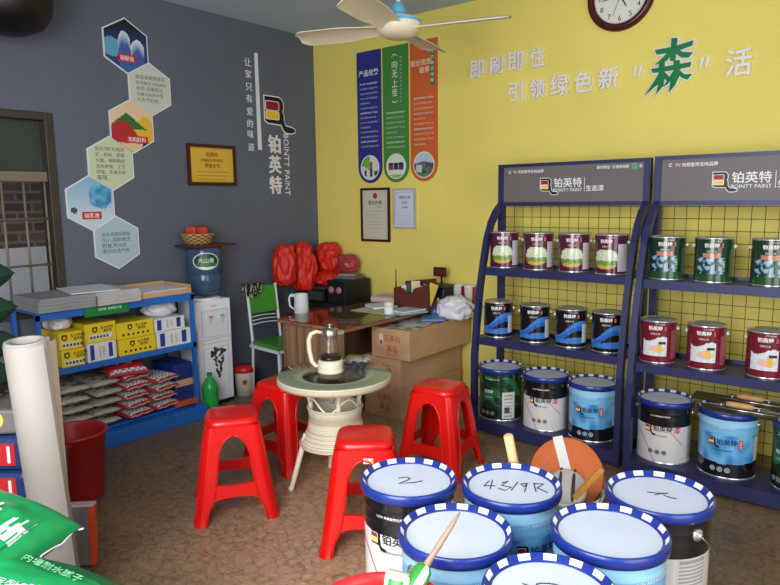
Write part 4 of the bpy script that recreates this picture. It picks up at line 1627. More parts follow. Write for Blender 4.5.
f = MB().box(DX0, DX1, DY0, DY1, DZ - .032, DZ - .006, bev=.003)
f.build('desk_top', M_desktop, r)
f = MB()
f.box(DX0 + .03, DX1 - .07, DY0 + .03, DY0 + .055, 0, DZ - .032)
for k in range(7):
    x = DX0 + .05 + k * .083
    f.box(x, x + .004, DY0 + .0285, DY0 + .03, .06, DZ - .06, 0)
f.build('end_panel', M_desk, r)
for k in range(8):
    x = DX0 + .04 + k * .0785
    MB().box(x, x + .062, DY0 + .022, DY0 + .03, .07, DZ - .04, bev=.002).build('panel_slat', M_desk, r)
MB().box(DX0 + .03, DX1 - .07, DY1 - .06, DY1 - .035, 0, DZ - .032).build('end_panel', M_desk, r)
MB().box(-3.36, -3.335, DY0 + .055, DY1 - .06, .12, DZ - .032).build('modesty_panel', wood('dark_walnut_panel', S(92, 68, 52), S(120, 92, 70)), r)
MB().box(DX0 + .01, DX1 + .005, DY0 - .005, DY1, DZ - .0058, DZ).build('glass_sheet', thin_glass('dark_edged_desk_glass', (.78, .84, .82, 1), .03), r)

M_card = mat('brown_cardboard', S(196, 156, 116), .75, var=.10, vscale=7, bump=.08, bscale=30)
M_tape = mat('brown_packing_tape', S(170, 126, 88), .3, var=.05)
P_card = printed('carton_print', .7)
def carton(label, x0, x1, y0, y1, z0, z1, turn=0.0, prints=True):
    w, d, h = x1 - x0, y1 - y0, z1 - z0
    r = thing('cardboard_carton', label, 'carton', ((x0 + x1) / 2, y0, z0), (0, 0, turn), 'long cartons beside the desk')
    MB().box(-w / 2, w / 2, 0, d, 0, h, bev=.005).build('body', M_card, r)
    MB().box(-.03, .03, -.0006, d + .0006, h, h + .0006).build('sealing_tape', M_tape, r)
    if prints:
        f = MB()
        red = S(176, 84, 60)
        F2 = T(0, -.0008, h / 2) @ FRONT
        f.text('石英石', F2 @ T(.02, .04, 0), width=.15, col=red, off=.01)
        f.text('真品', F2 @ T(.02, -.035, 0), width=.10, col=red, off=.01)
        f.text('GRANITE', F2 @ T(.02, -.08, 0), width=.12, col=red)
        f.build('printed_marks', P_card, r)
    return r
carton('lowest brown carton of the stack under the newspapers, on the floor', -3.185, -2.83, 3.60, 4.40, 0, .228)
carton('middle brown carton of the stack beside the desk', -3.19, -2.835, 3.595, 4.40, .2295, .450)
c = carton('topmost brown carton with a white sticker and newspapers on it', -3.105, -2.755, 3.60, 4.41, .4515, .672)
f = MB().box(-.10, -.065, -.0012, -.0002, .095, .175, 0, S(216, 206, 206))
f.box(-.095, -.07, -.0016, -.0012, .10, .13, 0, S(196, 60, 60))
f.build('white_sticker', P_card, c)
def sheetpaper(name, label, cat, x, y, z, w, d, turn, fn, group=None, n=24, wave=.004):
    r = thing(name, label, cat, (x, y, z), (0, 0, turn), group)
    f = MB()
    def pos(u, v, dz):
        return ((u - .5) * w, (v - .5) * d, dz + wave * (1 + noise.noise((u * 3 + x, v * 3, 1))))
    f.grid(n, n, lambda u, v: pos(u, v, .002), lambda u, v: fn(u, v))
    f.grid(n, n, lambda u, v: pos(u, 1 - v, .0), lambda u, v: WHITE)
    rim = [(i / n, 0) for i in range(n)] + [(1, i / n) for i in range(n)] + [(1 - i / n, 1) for i in range(n)] + [(0, 1 - i / n) for i in range(n)]
    vs = [pos(u, v, .002) for u, v in rim] + [pos(u, v, 0) for u, v in rim]
    m = len(rim)
    f.add(vs, [(k, m + k, m + (k + 1) % m, (k + 1) % m) for k in range(m)], 0, S(190, 188, 182))
    f.build('sheets', P_matte, r)
    return r
def news(u, v):
    k = hash2(int(u * 5), int(v * 6), 3)
    if k < .22:
        return mixc(S(80, 90, 90), S(150, 140, 130), hash2(int(u * 24), int(v * 24)))
    if k < .3:
        return S(170, 70, 60)
    return S(200, 198, 190) if int(v * 48) % 2 else S(150, 150, 148)
sheetpaper('newspaper', 'spread newspaper on the front end of the topmost carton', 'newspaper', -2.90, 3.80, .673, .27, .34, .25, news)
sheetpaper('newspaper', 'folded newspaper lying across the carton beside the blue folder', 'newspaper', -2.885, 3.98, .6835, .22, .18, -.5, lambda u, v: news(v + .3, u + .2))
r = thing('blue_folder', 'flat blue paper folder on the topmost carton in front of the wooden organizer', 'folder', (-2.85, 4.03, .694), (0, 0, .6))
MB().box(-.09, .09, -.12, .12, 0, .012, bev=.003).build('cover', mat('blue_card', S(96, 140, 190), .5, var=.05), r)

# desk-top clutter
def deskmap(u, v):
    return S(200, 206, 210) if abs(u - .5) < .42 and abs(v - .5) < .44 else S(150, 156, 160)
sheetpaper('desk_pad', 'flat pale printed sheet under the notebook on the far half of the desk', 'paper', -3.20, 3.95, DZ + .0005, .42, .5, 0, lambda u, v: mixc(S(176, 180, 120), S(206, 200, 150), noise.noise((u * 3, v * 3, 0)) + .5), None, 12, .0008)
r = thing('notebook', 'whitish grey notebook lying on the desk', 'notebook', (-3.28, 3.98, DZ + .0045), (0, 0, -.5))
MB().box(-.10, .10, -.14, .14, 0, .004, bev=.001).build('back_cover', mat('grey_card', S(150, 160, 176), .6), r)
MB().box(-.097, .097, -.137, .137, .0042, .018).build('pages', mat('white_paper', S(226, 228, 232), .7, var=.02), r)
MB().box(-.10, .10, -.14, .14, .0182, .021, bev=.001).build('front_cover', mat('pale_notebook_cover', S(196, 204, 216), .5, var=.05), r)
r = thing('magazine_pile', 'pale magazines sticking out over the desk edge above the newspapers', 'magazine pile', (-2.995, 3.90, DZ + .001), (0, 0, -.35))
for k, c in enumerate((S(150, 168, 184), S(196, 204, 210))):
    MB().box(-.10, .10 - .02 * k, -.13 + .01 * k, .12, .0125 * k, .012 + .0125 * k, 0, WHITE, RZ(.15 * k), bev=.002).build('magazine', mat('pale_magazine_%d' % k, c, .45, var=.12, vscale=25), r)
r = thing('paper_roll', 'small white paper roll on the desk beside the wooden organizer', 'paper roll', (-3.075, 3.77, DZ + .0005))
MB().lathe([(.012, 0), (.034, 0), (.036, .003), (.036, .05), (.034, .053), (.012, .053), (.012, 0)], 32).build('upper_roll', mat('white_paper', S(226, 228, 232)), r)
r = thing('tape_roll', 'second white roll stacked on the paper roll on the desk', 'tape roll', (-3.075, 3.77, DZ + .0545))
MB().lathe([(.02, 0), (.036, 0), (.038, .003), (.038, .032), (.036, .035), (.02, .035), (.02, 0)], 32).build('tape', mat('offwhite_tape', S(216, 214, 204), .4, var=.03), r)

M_redwood = mat('red_brown_wood', S(92, 40, 30), .4, var=.15, vscale=18)
r = thing('desk_organizer', 'red-brown wooden desk organizer full of papers at the wall end of the desk', 'desk organizer', (-3.05, 4.07, DZ + .0025), (0, 0, radians(0)))
f = MB().prism([(-.15, 0), (.15, 0), (.15, .20), (.05, .17), (.02, .12), (-.02, .12), (-.06, .165), (-.15, .165)], .012, 0, WHITE, T(0, -.07, 0) @ FRONT)
f.build('front_board', M_redwood, r)
f = MB().prism([(-.15, 0), (.15, 0), (.15, .24), (-.15, .20)], .012, 0, WHITE, T(0, .08, 0) @ FRONT)
f.build('back_board', M_redwood, r)
for x in (-.15, .138):
    MB().box(x, x + .012, -.07, .068, 0, .165 if x < 0 else .2).build('side_board', M_redwood, r)
MB().box(-.138, .138, -.07, .068, 0, .01).build('base_board', M_redwood, r)
rnd = random.Random(8)
for k, c in enumerate((S(220, 220, 216), S(40, 44, 40), S(206, 196, 150), S(224, 226, 226), S(60, 110, 90), S(190, 170, 60))):
    o = MB().box(-.035, .035, -.002, .002, 0, .17 + .02 * (k % 3), 0, c).build('leaflet', P_matte)
    o.location = (-3.05 - .06 + .034 * k, 4.085 - .006 * k, DZ + .0135)
    o.rotation_euler = (radians(4 * (k % 3) - 4), radians(-14 + 7 * k), radians(24))
    tag(o, ('white leaflet leaning at the left of', 'dark leaflet standing in', 'cream leaflet standing in', 'white card standing in the middle of', 'green leaflet standing in', 'yellowish leaflet at the right of')[k] + ' the wooden desk organizer', 'leaflet', 'leaflets in the desk organizer')
r = thing('two_way_radio', 'black handheld radio with a tall thin aerial beside the wooden organizer', 'radio', (-3.235, 4.08, DZ + .0035))
MB().box(-.026, .026, -.018, .018, 0, .14, bev=.005).build('body', M_black, r)
MB().tube([(-.014, 0, .14), (-.014, 0, .19), (-.014, 0, .30)], [.007, .005, .003], 8).build('aerial', M_black, r)
MB().lathe([(.008, .14), (.008, .155), (.001, .156)], 12, 0, WHITE, T(.012, 0, 0)).build('knob', M_black, r)
r = thing('counter_scale', 'black counter machine with a small red display on a post, against the yellow wall', 'counter machine', (-2.99, 4.30, DZ + .0005))
MB().box(-.13, .12, -.09, .055, 0, .155, bev=.012).build('body', M_black, r)
MB().box(-.14, .13, -.095, .055, .156, .178, bev=.008).build('top_tray', mat('dark_grey_plastic', S(54, 54, 56), .4), r)
MB().tube([(.02, .02, .178), (.02, .02, .24)], .008, 8).build('display_post', M_black, r)
d = MB().box(-.05, .06, .0, .035, .235, .31, bev=.006).build('display_head', M_black, r)
MB().box(-.04, .05, -.0012, -.0002, .245, .30).build('display_screen', mat('dark_red_screen', S(90, 18, 24), .2), d)
for x, y, col, lab, hh in ((-2.925, 4.15, S(60, 92, 170), 'small blue bottle on the carton right of the wooden organizer', .14), (-2.932, 4.215, S(206, 210, 70), 'small yellow bottle on the carton beside the wooden organizer', .15)):
    r = thing('small_bottle', lab, 'bottle', (x, y, .6735))
    MB().lathe([(.001, 0), (.026, 0), (.028, .004), (.028, hh * .7), (.012, hh * .82), (.012, hh * .88)], 20).build('body', mat('plastic_%d' % int(col[0] * 1000), col, .3, var=.05), r)
    MB().lathe([(.014, hh * .86), (.014, hh), (.001, hh)], 16).build('cap', mat('white_cap_plastic', S(226, 226, 226), .4, var=0), r)

def blob(name, label, cat, loc, dims, material, seed, neck=0.0, rough=.28, nu=44, nv=30, flat=True, rot=(0, 0, 0), group=None, freq=2.2, handles=0, square=.62):
    """crumpled thin plastic bag: a folded closed surface"""
    r = thing(name, label, cat, loc, rot, group)
    f = MB()
    a, b, c = dims
    vs, fs = [], []
    for j in range(nv + 1):
        t = j / nv
        ph = pi * t
        zz = -cos(ph)
        rad = sin(ph) ** square
        if neck and zz > .3:
            rad *= 1 - neck * ((zz - .3) / .7) ** 1.2
        for i in range(nu):
            th = 2 * pi * i / nu
            p = Vector((cos(th) * rad, sin(th) * rad, zz))
            q = Vector((p.x * freq, p.y * freq, p.z * freq * .45)) + Vector((seed * 3.1, seed * 1.7, 0))
            n = abs(noise.noise(q)) * 2 + .5 * abs(noise.noise(q * 2.6)) - .5
            s = 1 + rough * n
            fold = 1 + .07 * sin(th * 7 + zz * 3 + seed) * rough / .28
            x, y, z = a * p.x * s * fold, b * p.y * s * fold, c * (p.z * (1 + .25 * rough * n))
            if flat:
                z = max(z, -c * .9)
            vs.append((x, y, z + c * .9))
    for j in range(nv):
        for i in range(nu):
            i2 = (i + 1) % nu
            fs.append((j * nu + i, j * nu + i2, (j + 1) * nu + i2, (j + 1) * nu + i))
    f.add(vs, fs, 0, WHITE, True)
    f.build('bag_body', material, r)
    for h in range(handles):
        sx = (-1, 1)[h]
        MB().tube([(sx * a * .10, 0, c * 1.75), (sx * a * .22, .0, c * 2.05), (sx * a * .08, 0, c * 2.28), (0, 0, c * 2.3)], .007, 6, rx=.012).build('bag_handle', material, r)
    return r
M_wbag = mat('white_plastic_bag', S(226, 226, 232), .35, var=.05)
blob('plastic_bag', 'crumpled white plastic bag on the far end of the topmost carton', 'bag', (-2.765, 4.205, .6735), (.15, .115, .095), M_wbag, 3, .2)
for x, y, lab in ((-2.85, 4.385, 'white and red paper cup behind the white plastic bag, the left one'), (-2.745, 4.385, 'white and red paper cup behind the white plastic bag, the right one')):
    r = thing('paper_cup', lab, 'cup', (x, y, .6735), (0, 0, -.5), 'cups behind the white bag')
    f = MB().lathe([(.034, 0), (.045, .235), (.048, .238), (.048, .246), (.043, .246), (.033, .004)], 28, 0, WHITE, None, True, (True, False),
                   lambda i, k: S(198, 40, 36) if (i == 0 and k % 14 < 6) else S(226, 224, 218))
    f.build('cup_body', P_matte, r)
M_pink = mat('pinkish_paper', S(206, 176, 176), .7, var=.06)
r = thing('paper_bundle', 'pinkish bundle of paper at the wall end of the desk', 'paper bundle', (-3.45, 4.22, DZ + .0005), (0, 0, .1))
MB().box(-.12, .12, -.09, .09, 0, .05, bev=.012).build('bundle', M_pink, r)

# ---- cabinet with black machines in the corner, bags, pitcher, chair
M_dark = mat('dark_cabinet_board', S(40, 34, 34), .5, var=.1)
r = thing('low_cabinet', 'dark low cabinet in the corner behind the desk', 'cabinet', (-4.05, 4.24, 0))
MB().box(-.40, .39, -.19, .20, .0, .70, bev=.004).build('body', M_dark, r)
MB().box(-.39, -.01, -.20, -.191, .05, .68).build('door', M_dark, r)
MB().box(.0, .38, -.20, -.191, .05, .68).build('door', M_dark, r)
r = thing('black_printer', 'black boxy machine with a glossy front panel, left one on the corner cabinet', 'machine', (-4.22, 4.23, .701))
MB().box(-.20, .16, -.16, .17, 0, .11, bev=.010).build('body', M_black, r)
MB().box(-.04, .14, -.163, -.16, .015, .095).build('front_panel', mat('smoky_panel', S(70, 68, 66), .12, var=.1), r)
MB().box(-.20, .16, -.16, .17, .111, .135, bev=.006).build('lid', mat('dark_grey_plastic', S(54, 54, 56)), r)
r = thing('black_speaker_box', 'black box with two pale round knobs, right one on the corner cabinet', 'machine', (-3.85, 4.22, .701))
MB().box(-.16, .06, -.16, .17, 0, .21, bev=.008).build('body', M_black, r)
for x in (-.105, -.015):
    MB().lathe([(.03, 0), (.03, .010), (.018, .018), (.001, .02)], 20, 0, WHITE, T(x, -.16, .125) @ RX(pi / 2)).build('knob', mat('pale_knob', S(150, 120, 112), .4), r)
r = thing('magazine_pile', 'untidy pile of magazines on the black box with knobs', 'magazine pile', (-3.885, 4.22, .912), (0, 0, .1))
for k, c in enumerate((S(60, 64, 70), S(110, 116, 116), S(76, 84, 80), S(136, 140, 138))):
    MB().box(-.10 + .008 * k, .10 - .010 * k, -.09, .10, .0001 + .012 * k, .0115 + .012 * k, 0, WHITE, RZ(.12 * k)).build('magazine', mat('magazine_%d' % k, c, .4, var=.1), r)
M_rbag = mat('red_plastic_bag', S(206, 40, 24), .5, var=.06, vscale=4)
M_rbag2 = mat('rosy_clear_bag', S(190, 70, 80), .2, var=.05, trans=.3)
for loc, dims, seed, rot, lab, m, nk in (
        ((-4.34, 3.875, .865), (.10, .105, .185), 1, (0, 0, 0), 'red plastic bag hanging on the grey wall, leftmost of the red bags', M_rbag, .12),
        ((-4.325, 4.085, .80), (.12, .095, .225), 5, (.0, .0, 0), 'long red plastic bag hanging on the grey wall in the corner', M_rbag, .35),
        ((-4.23, 4.315, .96), (.125, .10, .135), 9, (0, 0, 0), 'red plastic bag in the room corner against the yellow wall', M_rbag, .08),
        ((-4.16, 4.27, .838), (.16, .13, .065), 12, (0, 0, .2), 'low red plastic bag lying on the left black machine', M_rbag, .1)):
    blob('red_plastic_bag', lab, 'bag', loc, dims, m, seed, nk, .22, 60, 44, True, rot, 'red plastic bags in the corner', 2.6, 0, .42)
blob('rosy_plastic_bag', 'shiny rosy see-through bag beside the red bags in the corner', 'bag', (-3.985, 4.32, .96), (.10, .09, .085), M_rbag2, 21, .1, .25, 40, 28)
MB2 = MB().box(-.03, .03, -.012, .012, 0, .05)
r = thing('white_pitcher', 'white plastic pitcher standing behind the near corner of the desk', 'pitcher', (-3.835, 3.585, .70), (0, 0, radians(39)))
MB().lathe([(.001, 0), (.058, 0), (.060, .004), (.055, .15), (.057, .158), (.052, .158), (.05, .15), (.055, .006), (.001, .006)], 32).build('body', mat('white_pitcher_plastic', S(222, 228, 228), .35, var=.02), r)
MB().tube([(-.052, 0, .14), (-.09, 0, .142), (-.098, 0, .12), (-.092, 0, .06), (-.056, 0, .03)], .008, 8).build('handle', mat('white_pitcher_plastic', S(222, 228, 228)), r)
MB().prism([(-.02, -.05), (.0, -.088), (.02, -.05)], .02, 0, WHITE, T(-.0, 0, .138) @ RZ(-pi / 2)).build('spout', mat('white_pitcher_plastic', S(222, 228, 228)), r)
r = thing('side_shelf', 'narrow dark side shelf behind the desk carrying the white pitcher', 'side table', (-3.83, 3.70, 0))
MB().box(-.12, .12, -.2, .2, .675, .699, bev=.003).build('top', M_dark, r)
for sx in (-.1, .1):
    for sy in (-.18, .18):
        MB().box(sx - .012, sx + .012, sy - .012, sy + .012, 0, .675).build('leg', M_dark, r)

r = thing('green_chair', 'green chair with a white steel frame, beside the desk and the grey wall', 'chair', (-4.02, 3.50, 0), (0, 0, radians(-6)))
M_wst = mat('white_coated_steel', S(216, 220, 220), .35, var=.02)
M_grn = mat('green_vinyl', S(62, 140, 44), .4, var=.06)
for sy in (-.14, .14):
    MB().tube([(-.20, sy, .0), (-.175, sy, .42), (-.185, sy, .52), (-.235, sy, .91)], .0125, 10).build('rear_post', M_wst, r)
    MB().tube([(.20, sy, 0), (.185, sy, .43)], .0125, 10).build('front_leg', M_wst, r)
f = MB()
for sy in (-.15, .15):
    f.box(-.19, .20, sy - .012, sy + .012, .408, .432)
f.box(.176, .20, -.15, .15, .408, .432)
f.box(-.19, -.166, -.15, .15, .408, .432)
f.build('seat_frame', M_wst, r)
MB().box(-.185, .205, -.15, .15, .433, .462, bev=.012).build('seat', M_grn, r)
for k in range(3):
    z = .585 + .03 * k
    MB().tube([(-.193 - .0039 * 2 * (k + 1), sy, z + .012 * cos(sy * 10)) for sy in [-.14 + .035 * i for i in range(9)]], .005, 6).build('back_rail', M_wst, r)
f = MB()
def backpos(u, v, d):
    z = .685 + v * .21
    return (-.206 - (z - .66) * .14 + d, (u - .5) * .265, z + .012 * (1 - (2 * u - 1) ** 2) * (v - .3))
f.grid(10, 8, lambda u, v: backpos(u, v, .012)); f.grid(10, 8, lambda u, v: backpos(1 - u, v, -.012))
rim = [(i / 10, 0) for i in range(10)] + [(1, i / 8) for i in range(8)] + [(1 - i / 10, 1) for i in range(10)] + [(0, 1 - i / 8) for i in range(8)]
vs = [backpos(u, v, .012) for u, v in rim] + [backpos(u, v, -.012) for u, v in rim]
m_ = len(rim)
f.add(vs, [(k, m_ + k, m_ + (k + 1) % m_, (k + 1) % m_) for k in range(m_)])
f.build('backrest', M_grn, r)
def clothcol(u, v):
    n = noise.noise((u * 9, v * 9, 4))
    return S(176, 170, 160) if (abs(n) < .035 or (int(u * 14 + v * 9) % 5 == 0 and n > .0)) else S(22, 22, 26)
r = thing('patterned_cloth', 'black and white patterned cloth hung over the back of the green chair', 'cloth', (-4.238, 3.435, .905), (0, 0, radians(-6)))
f = MB()
def clothpos(u, v):
    y = (u - .62) * .15 + .01 * noise.noise((u * 5, v * 5, 0))
    s = (v - .5) * .26
    x = .028 * sin(max(-1, min(1, s / .035)) * pi / 2)
    z = .022 - max(0, abs(s) - .02) * (.95 - .5 * (u - .3) ** 2 * 4 * (1 if s < 0 else .6))
    w = noise.noise((u * 7, v * 7, 2)) * .012
    k = (1.0 if s < 0 else -1.0) * max(0, abs(s) - .02) * -.14
    return (x * 1.15 + w * (1 if s > 0 else -1) * .3 - (.022 - z) * -.0 + (-z * .14 if False else 0) + .0, y, z)
def cp2(u, v, d):
    p = Vector(clothpos(u, v))
    p.x += -(p.z) * .14 + (d if v > .5 else -d)
    if abs(v - .5) < .1:
        p.z += abs(d)
    return p
f.grid(26, 26, lambda u, v: cp2(u, v, .006), clothcol)
f.grid(26, 26, lambda u, v: cp2(1 - u, v, .002), clothcol)
f.build('cloth_sheet', P_matte, r)
# ================================================================== blue shelf along the grey wall
M_blue = mat('blue_painted_steel', S(38, 104, 190), .4, var=.08, vscale=6)
SX0, SX1, SY0, SY1 = -4.48, -4.10, 1.66, 2.765
r = thing('blue_shelf', 'bright blue low shelf of sacks and boxes along the grey wall', 'shelf unit')
for z in (.945, .575):
    f = MB()
    f.box(SX0, SX1, SY0, SY1, z - .012, z)
    f.box(SX1 - .012, SX1, SY0, SY1, z - .05 if z > .8 else z - .035, z - .012)
    f.build('board', M_blue, r)
MB().box(SX0, SX1 - .02, SY0, SY1, .105, .12).build('board', M_blue, r)
MB().box(SX1 - .03, SX1 + .06, SY0, SY1 + .03, 0, .10, bev=.004).build('plinth', M_blue, r)
for x in (SX0 + .015, SX1 - .015):
    for y in (SY0 + .012, SY1 - .012):
        MB().box(x - .015, x + .015, y - .012, y + .012, .0 if x < -4.3 else .1005, .932).build('post', M_blue, r)
f = MB().box(SX0, SX0 + .006, SY0, SY1, .58, .93)
M_card2 = mat('grey_sample_board', S(150, 150, 152), .7, var=.06)
M_card3 = mat('pale_sample_board', S(188, 184, 182), .7, var=.06)
rnd = random.Random(3)
def boardstack(y0, y1, n, zt, lab, cat, m, x0=-4.46, x1=-4.07, skew=.03, grp='sample boards on top of the blue shelf'):
    th = zt / n
    for k in range(n):
        o = MB().box(-(x1 - x0) / 2, (x1 - x0) / 2, -(y1 - y0) / 2, (y1 - y0) / 2, 0, th - .0008).build('sample_board', m)
        o.location = ((x0 + x1) / 2 + rnd.uniform(-.008, .008), (y0 + y1) / 2 + rnd.uniform(-.01, .01), .9455 + k * th)
        o.rotation_euler = (0, 0, rnd.uniform(-skew, skew))
        tag(o, '%s, %s' % (lab, ('bottom one', 'second from the bottom', 'third from the bottom', 'fourth from the bottom', 'topmost')[k if k < n - 1 else 4]), cat, grp)
boardstack(1.67, 2.02, 4, .085, 'grey sample board in the left pile on the blue shelf', 'board', M_card2)
boardstack(2.03, 2.33, 5, .085, 'pale sample board in the middle pile on the blue shelf', 'board', M_card3)
o = MB().box(-.2, .2, -.15, .15, 0, .006).build('folded_sheet', mat('white_paper', S(226, 228, 232)))
o.location = (-4.29, 2.08, 1.0325); o.rotation_euler = (0, 0, -.2)
tag(o, 'loose white sheet on top of the sample boards on the blue shelf', 'paper')
r = thing('cardboard_tray', 'shallow cardboard tray of papers at the right end of the blue shelf top', 'tray', (-4.29, 2.555, .9455))
f = MB()
f.box(-.18, .18, -.20, .20, 0, .004); f.box(-.18, -.176, -.20, .20, .004, .065); f.box(.176, .18, -.20, .20, .004, .035)
f.box(-.176, .176, -.20, -.196, .004, .05); f.box(-.176, .176, .196, .20, .004, .06)
f.build('tray_body', M_card, r)
o = MB().box(-.165, .165, -.18, .18, 0, .034, bev=.003).build('paper_pile', mat('white_paper', S(226, 228, 232)))
o.location = (-4.29, 2.555, .950); tag(o, 'pile of white paper in the cardboard tray on the blue shelf', 'paper pile')
r = thing('green_sign', 'green strip sign with white writing hung on the top edge of the blue shelf', 'sign', (-4.094, 2.10, .915))
MB().box(0, .004, -.15, .15, -.036, .036).build('plate', mat('green_sign_plate', S(30, 130, 62), .4, var=.03), r)
MB().text('健康漆  铂英特水漆', T(.0045, .02, .004) @ SIDE, width=.16, off=.01, res=1).build('lettering', M_wtext, r)

# boxes on the middle board
P_box = printed('printed_box', .4)
def smallbox(kind, y0, y1, z0, z1, lab, xf=-4.118, d=.26, turn=0.0):
    w, h = y1 - y0, z1 - z0
    r = thing('product_box', lab, 'box', (xf, (y0 + y1) / 2, z0), (0, 0, turn), 'small boxes on the blue shelf')
    base = S(232, 204, 40) if kind == 'y' else S(222, 224, 226)
    MB().box(-d, 0, -w / 2, w / 2, 0, h - .001, 0, base, bev=.003).build('box_body', P_box, r)
    f = MB()
    M = T(.0008, 0, h / 2) @ SIDE
    k = S(44, 40, 36)
    if kind == 'y':
        s = min(w, .26)
        f.prism([(-.016 - .04, .028), (.016 - .04, .028), (.018 - .04, .0), (-.04, -.012), (-.018 - .04, .0)], .0006, 0, k, M @ T(0, .012, 0))
        f.box(-.048, -.032, .012, .03, .0006, .0009, 0, base, M)
        f.text('防水浆料', M @ T(.045, .030, 0), width=.085, col=k, off=.015, res=1)
        f.text('通用型', M @ T(.045, .008, 0), width=.06, col=k, off=.015, res=1)
        if w > .25:
            for q in range(6):
                f.prism(circ(.009, 8), .0005, 0, k, M @ T(-.09 + .036 * q, -.028, 0))
        else:
            f.box(-w * .4, w * .36, -.042, -.010, .0003, .0006, 0, S(216, 216, 206), M)
            for q in range(6):
                f.box(-w * .36 + q * .022, -w * .36 + .014 + q * .022, -.036, -.02, .0006, .0009, 0, S(60, 60, 64), M)
    else:
        b = S(40, 62, 140)
        f.box(-w * .42, -w * .28, -h * .4, h * .4, .0003, .0007, 0, b, M)
        f.box(w * .22, w * .36, -h * .36, h * .4, .0003, .0007, 0, b, M)
        f.box(-w * .1, -w * .06, -h * .3, h * .3, .0003, .0007, 0, S(176, 178, 184), M)
        f.text('铂英特', M @ T(w * .06, 0, 0) @ RZ(pi / 2), width=h * .5, col=S(150, 130, 140), res=1)
    f.build('box_print', P_matte, r)
    return r
smallbox('y', 1.80, 1.945, .5755, .685, 'yellow box at the left on the blue shelf, lower of two')
smallbox('y', 1.795, 1.94, .686, .80, 'yellow box at the left on the blue shelf, upper of two', -4.125)
smallbox('w', 1.965, 2.16, .5755, .70, 'white and blue box below the wide yellow box under the green sign')
smallbox('y', 1.958, 2.165, .7305 - .03, .828, 'yellow box with a white strip under the green sign on the blue shelf')
smallbox('y', 2.178, 2.45, .5755, .686, 'wide yellow box with dots, lower of two in mid blue shelf')
smallbox('y', 2.172, 2.445, .687, .80, 'wide yellow box with dots, upper of two in mid blue shelf', -4.125)
smallbox('w', 2.462, 2.735, .5755, .692, 'white and blue box at the right end of the blue shelf, lower of two')
smallbox('w', 2.458, 2.70, .693, .785, 'white and blue box at the right end of the blue shelf, upper of two', -4.135)
blob('white_bag', 'white plastic bag stuffed above the white and blue boxes on the blue shelf', 'bag', (-4.27, 2.58, .7865), (.10, .12, .058), M_wbag, 33, 0, .15)
blob('white_bag', 'white plastic bag stuffed above the yellow boxes at the left of the blue shelf', 'bag', (-4.28, 1.86, .8015), (.10, .08, .045), M_wbag, 35, 0, .15)

# sacks
P_sack = printed('printed_woven_sack', .45, bump=.15, bscale=25)
def pillow(f, L, Wd, H, fn, seed=0, nu=26, nv=18, sag=0.0, M=None, edge=.10, wr=.10):
    def shape(u, v, top):
        x, y = (u - .5) * 2, (v - .5) * 2
        h = (max(0, 1 - abs(x) ** 3.2) ** .5) * (max(0, 1 - abs(y) ** 3.2) ** .5)
        n = noise.noise((x * 1.6 + seed * 7.3, y * 1.6, seed)) + .5 * noise.noise((x * 4 + seed, y * 4, seed * 2))
        z = H / 2 + (H / 2) * h * (1 + wr * n) * (1 if top else -1)
        z = max(0, z)
        pinch = 1 - .04 * (abs(x) > .8) * (1 - abs(y))
        return (x * L / 2 * pinch, y * Wd / 2 * (1 - .05 * (1 - abs(x))), z - sag * x * x)
    f.grid(nu, nv, lambda u, v: shape(u, v, True), fn, M=M)
    f.grid(nu, nv, lambda u, v: shape(1 - u, v, False), (lambda u, v: fn(1 - u, v)) if fn else None, M=M)
def grey_sack(u, v):
    c = S(150, 144, 130)
    if .06 < u < .94 and .1 < v < .9:
        n = hash2(int(u * 14), int(v * 9), 2)
        c = mixc(S(144, 138, 124), S(180, 174, 160), n)
        if n > .82:
            c = S(92, 84, 74)
    if v < .06 or v > .94 or u > .97:
        c = S(176, 172, 160)
    return c
def red_sack(u, v):
    k = (int(u * 30) + int(v * 22)) % 2
    c = S(224, 224, 226) if k else S(150, 144, 150)
    if u > .975 or u < .03:
        c = S(176, 40, 46)
    if v < .03 or v > .97:
        c = S(196, 60, 60)
    return c
def red_top(u, v):
    c = S(206, 42, 38)
    if .35 < u < .65 and .3 < v < .7 and hash2(int(u * 16), int(v * 12)) > .4:
        c = S(226, 220, 214)
    if u > .86:
        c = red_sack(u, v)
    return c
def sackpile(y, n, z0, fn, lab, grp, xc=-4.285, w=.235, th=.068, L=.36, yaw=0.0, seed0=0):
    first = None
    for k in range(n):
        f = MB()
        r = thing('sack', '%s, %s' % (lab, 'topmost of the column' if k == n - 1 else ('bottom one', 'second from the bottom', 'third from the bottom', 'fourth from the bottom', 'fifth from the bottom', 'sixth from the bottom')[k]), 'sack',
                  (xc + rnd.uniform(-.014, .014), y + rnd.uniform(-.010, .010), z0 + k * (th - .002)), (0, 0, yaw + rnd.uniform(-.07, .07)), grp)
        pillow(f, L, w, th, fn, seed0 + k)
        f.build('sack_body', P_sack, r)
        f = MB().tube([(L / 2 - .004, w * .44 * (i / 8 - .5) * 2, th / 2 + .004 * sin(i * 2 + k)) for i in range(9)], .0035, 5)
        f.build('stitched_seam', mat('pale_thread', S(206, 200, 186), .7, var=0), r)
zb = .1205
sackpile(1.865, 5, zb, grey_sack, 'grey sack in the left column on the blue shelf', 'grey sacks on the blue shelf', w=.205, seed0=10)
sackpile(2.062, 5, zb, grey_sack, 'grey sack in the right grey column on the blue shelf', 'grey sacks on the blue shelf', w=.20, seed0=20)
sackpile(2.262, 5, zb, red_sack, 'red and white sack in the left dotted column', 'red and white sacks on the blue shelf', xc=-4.265, yaw=.13, w=.205, seed0=30)
sackpile(2.475, 4, zb, red_sack, 'red and white sack in the right dotted column', 'red and white sacks on the blue shelf', xc=-4.27, yaw=.16, w=.215, seed0=40)
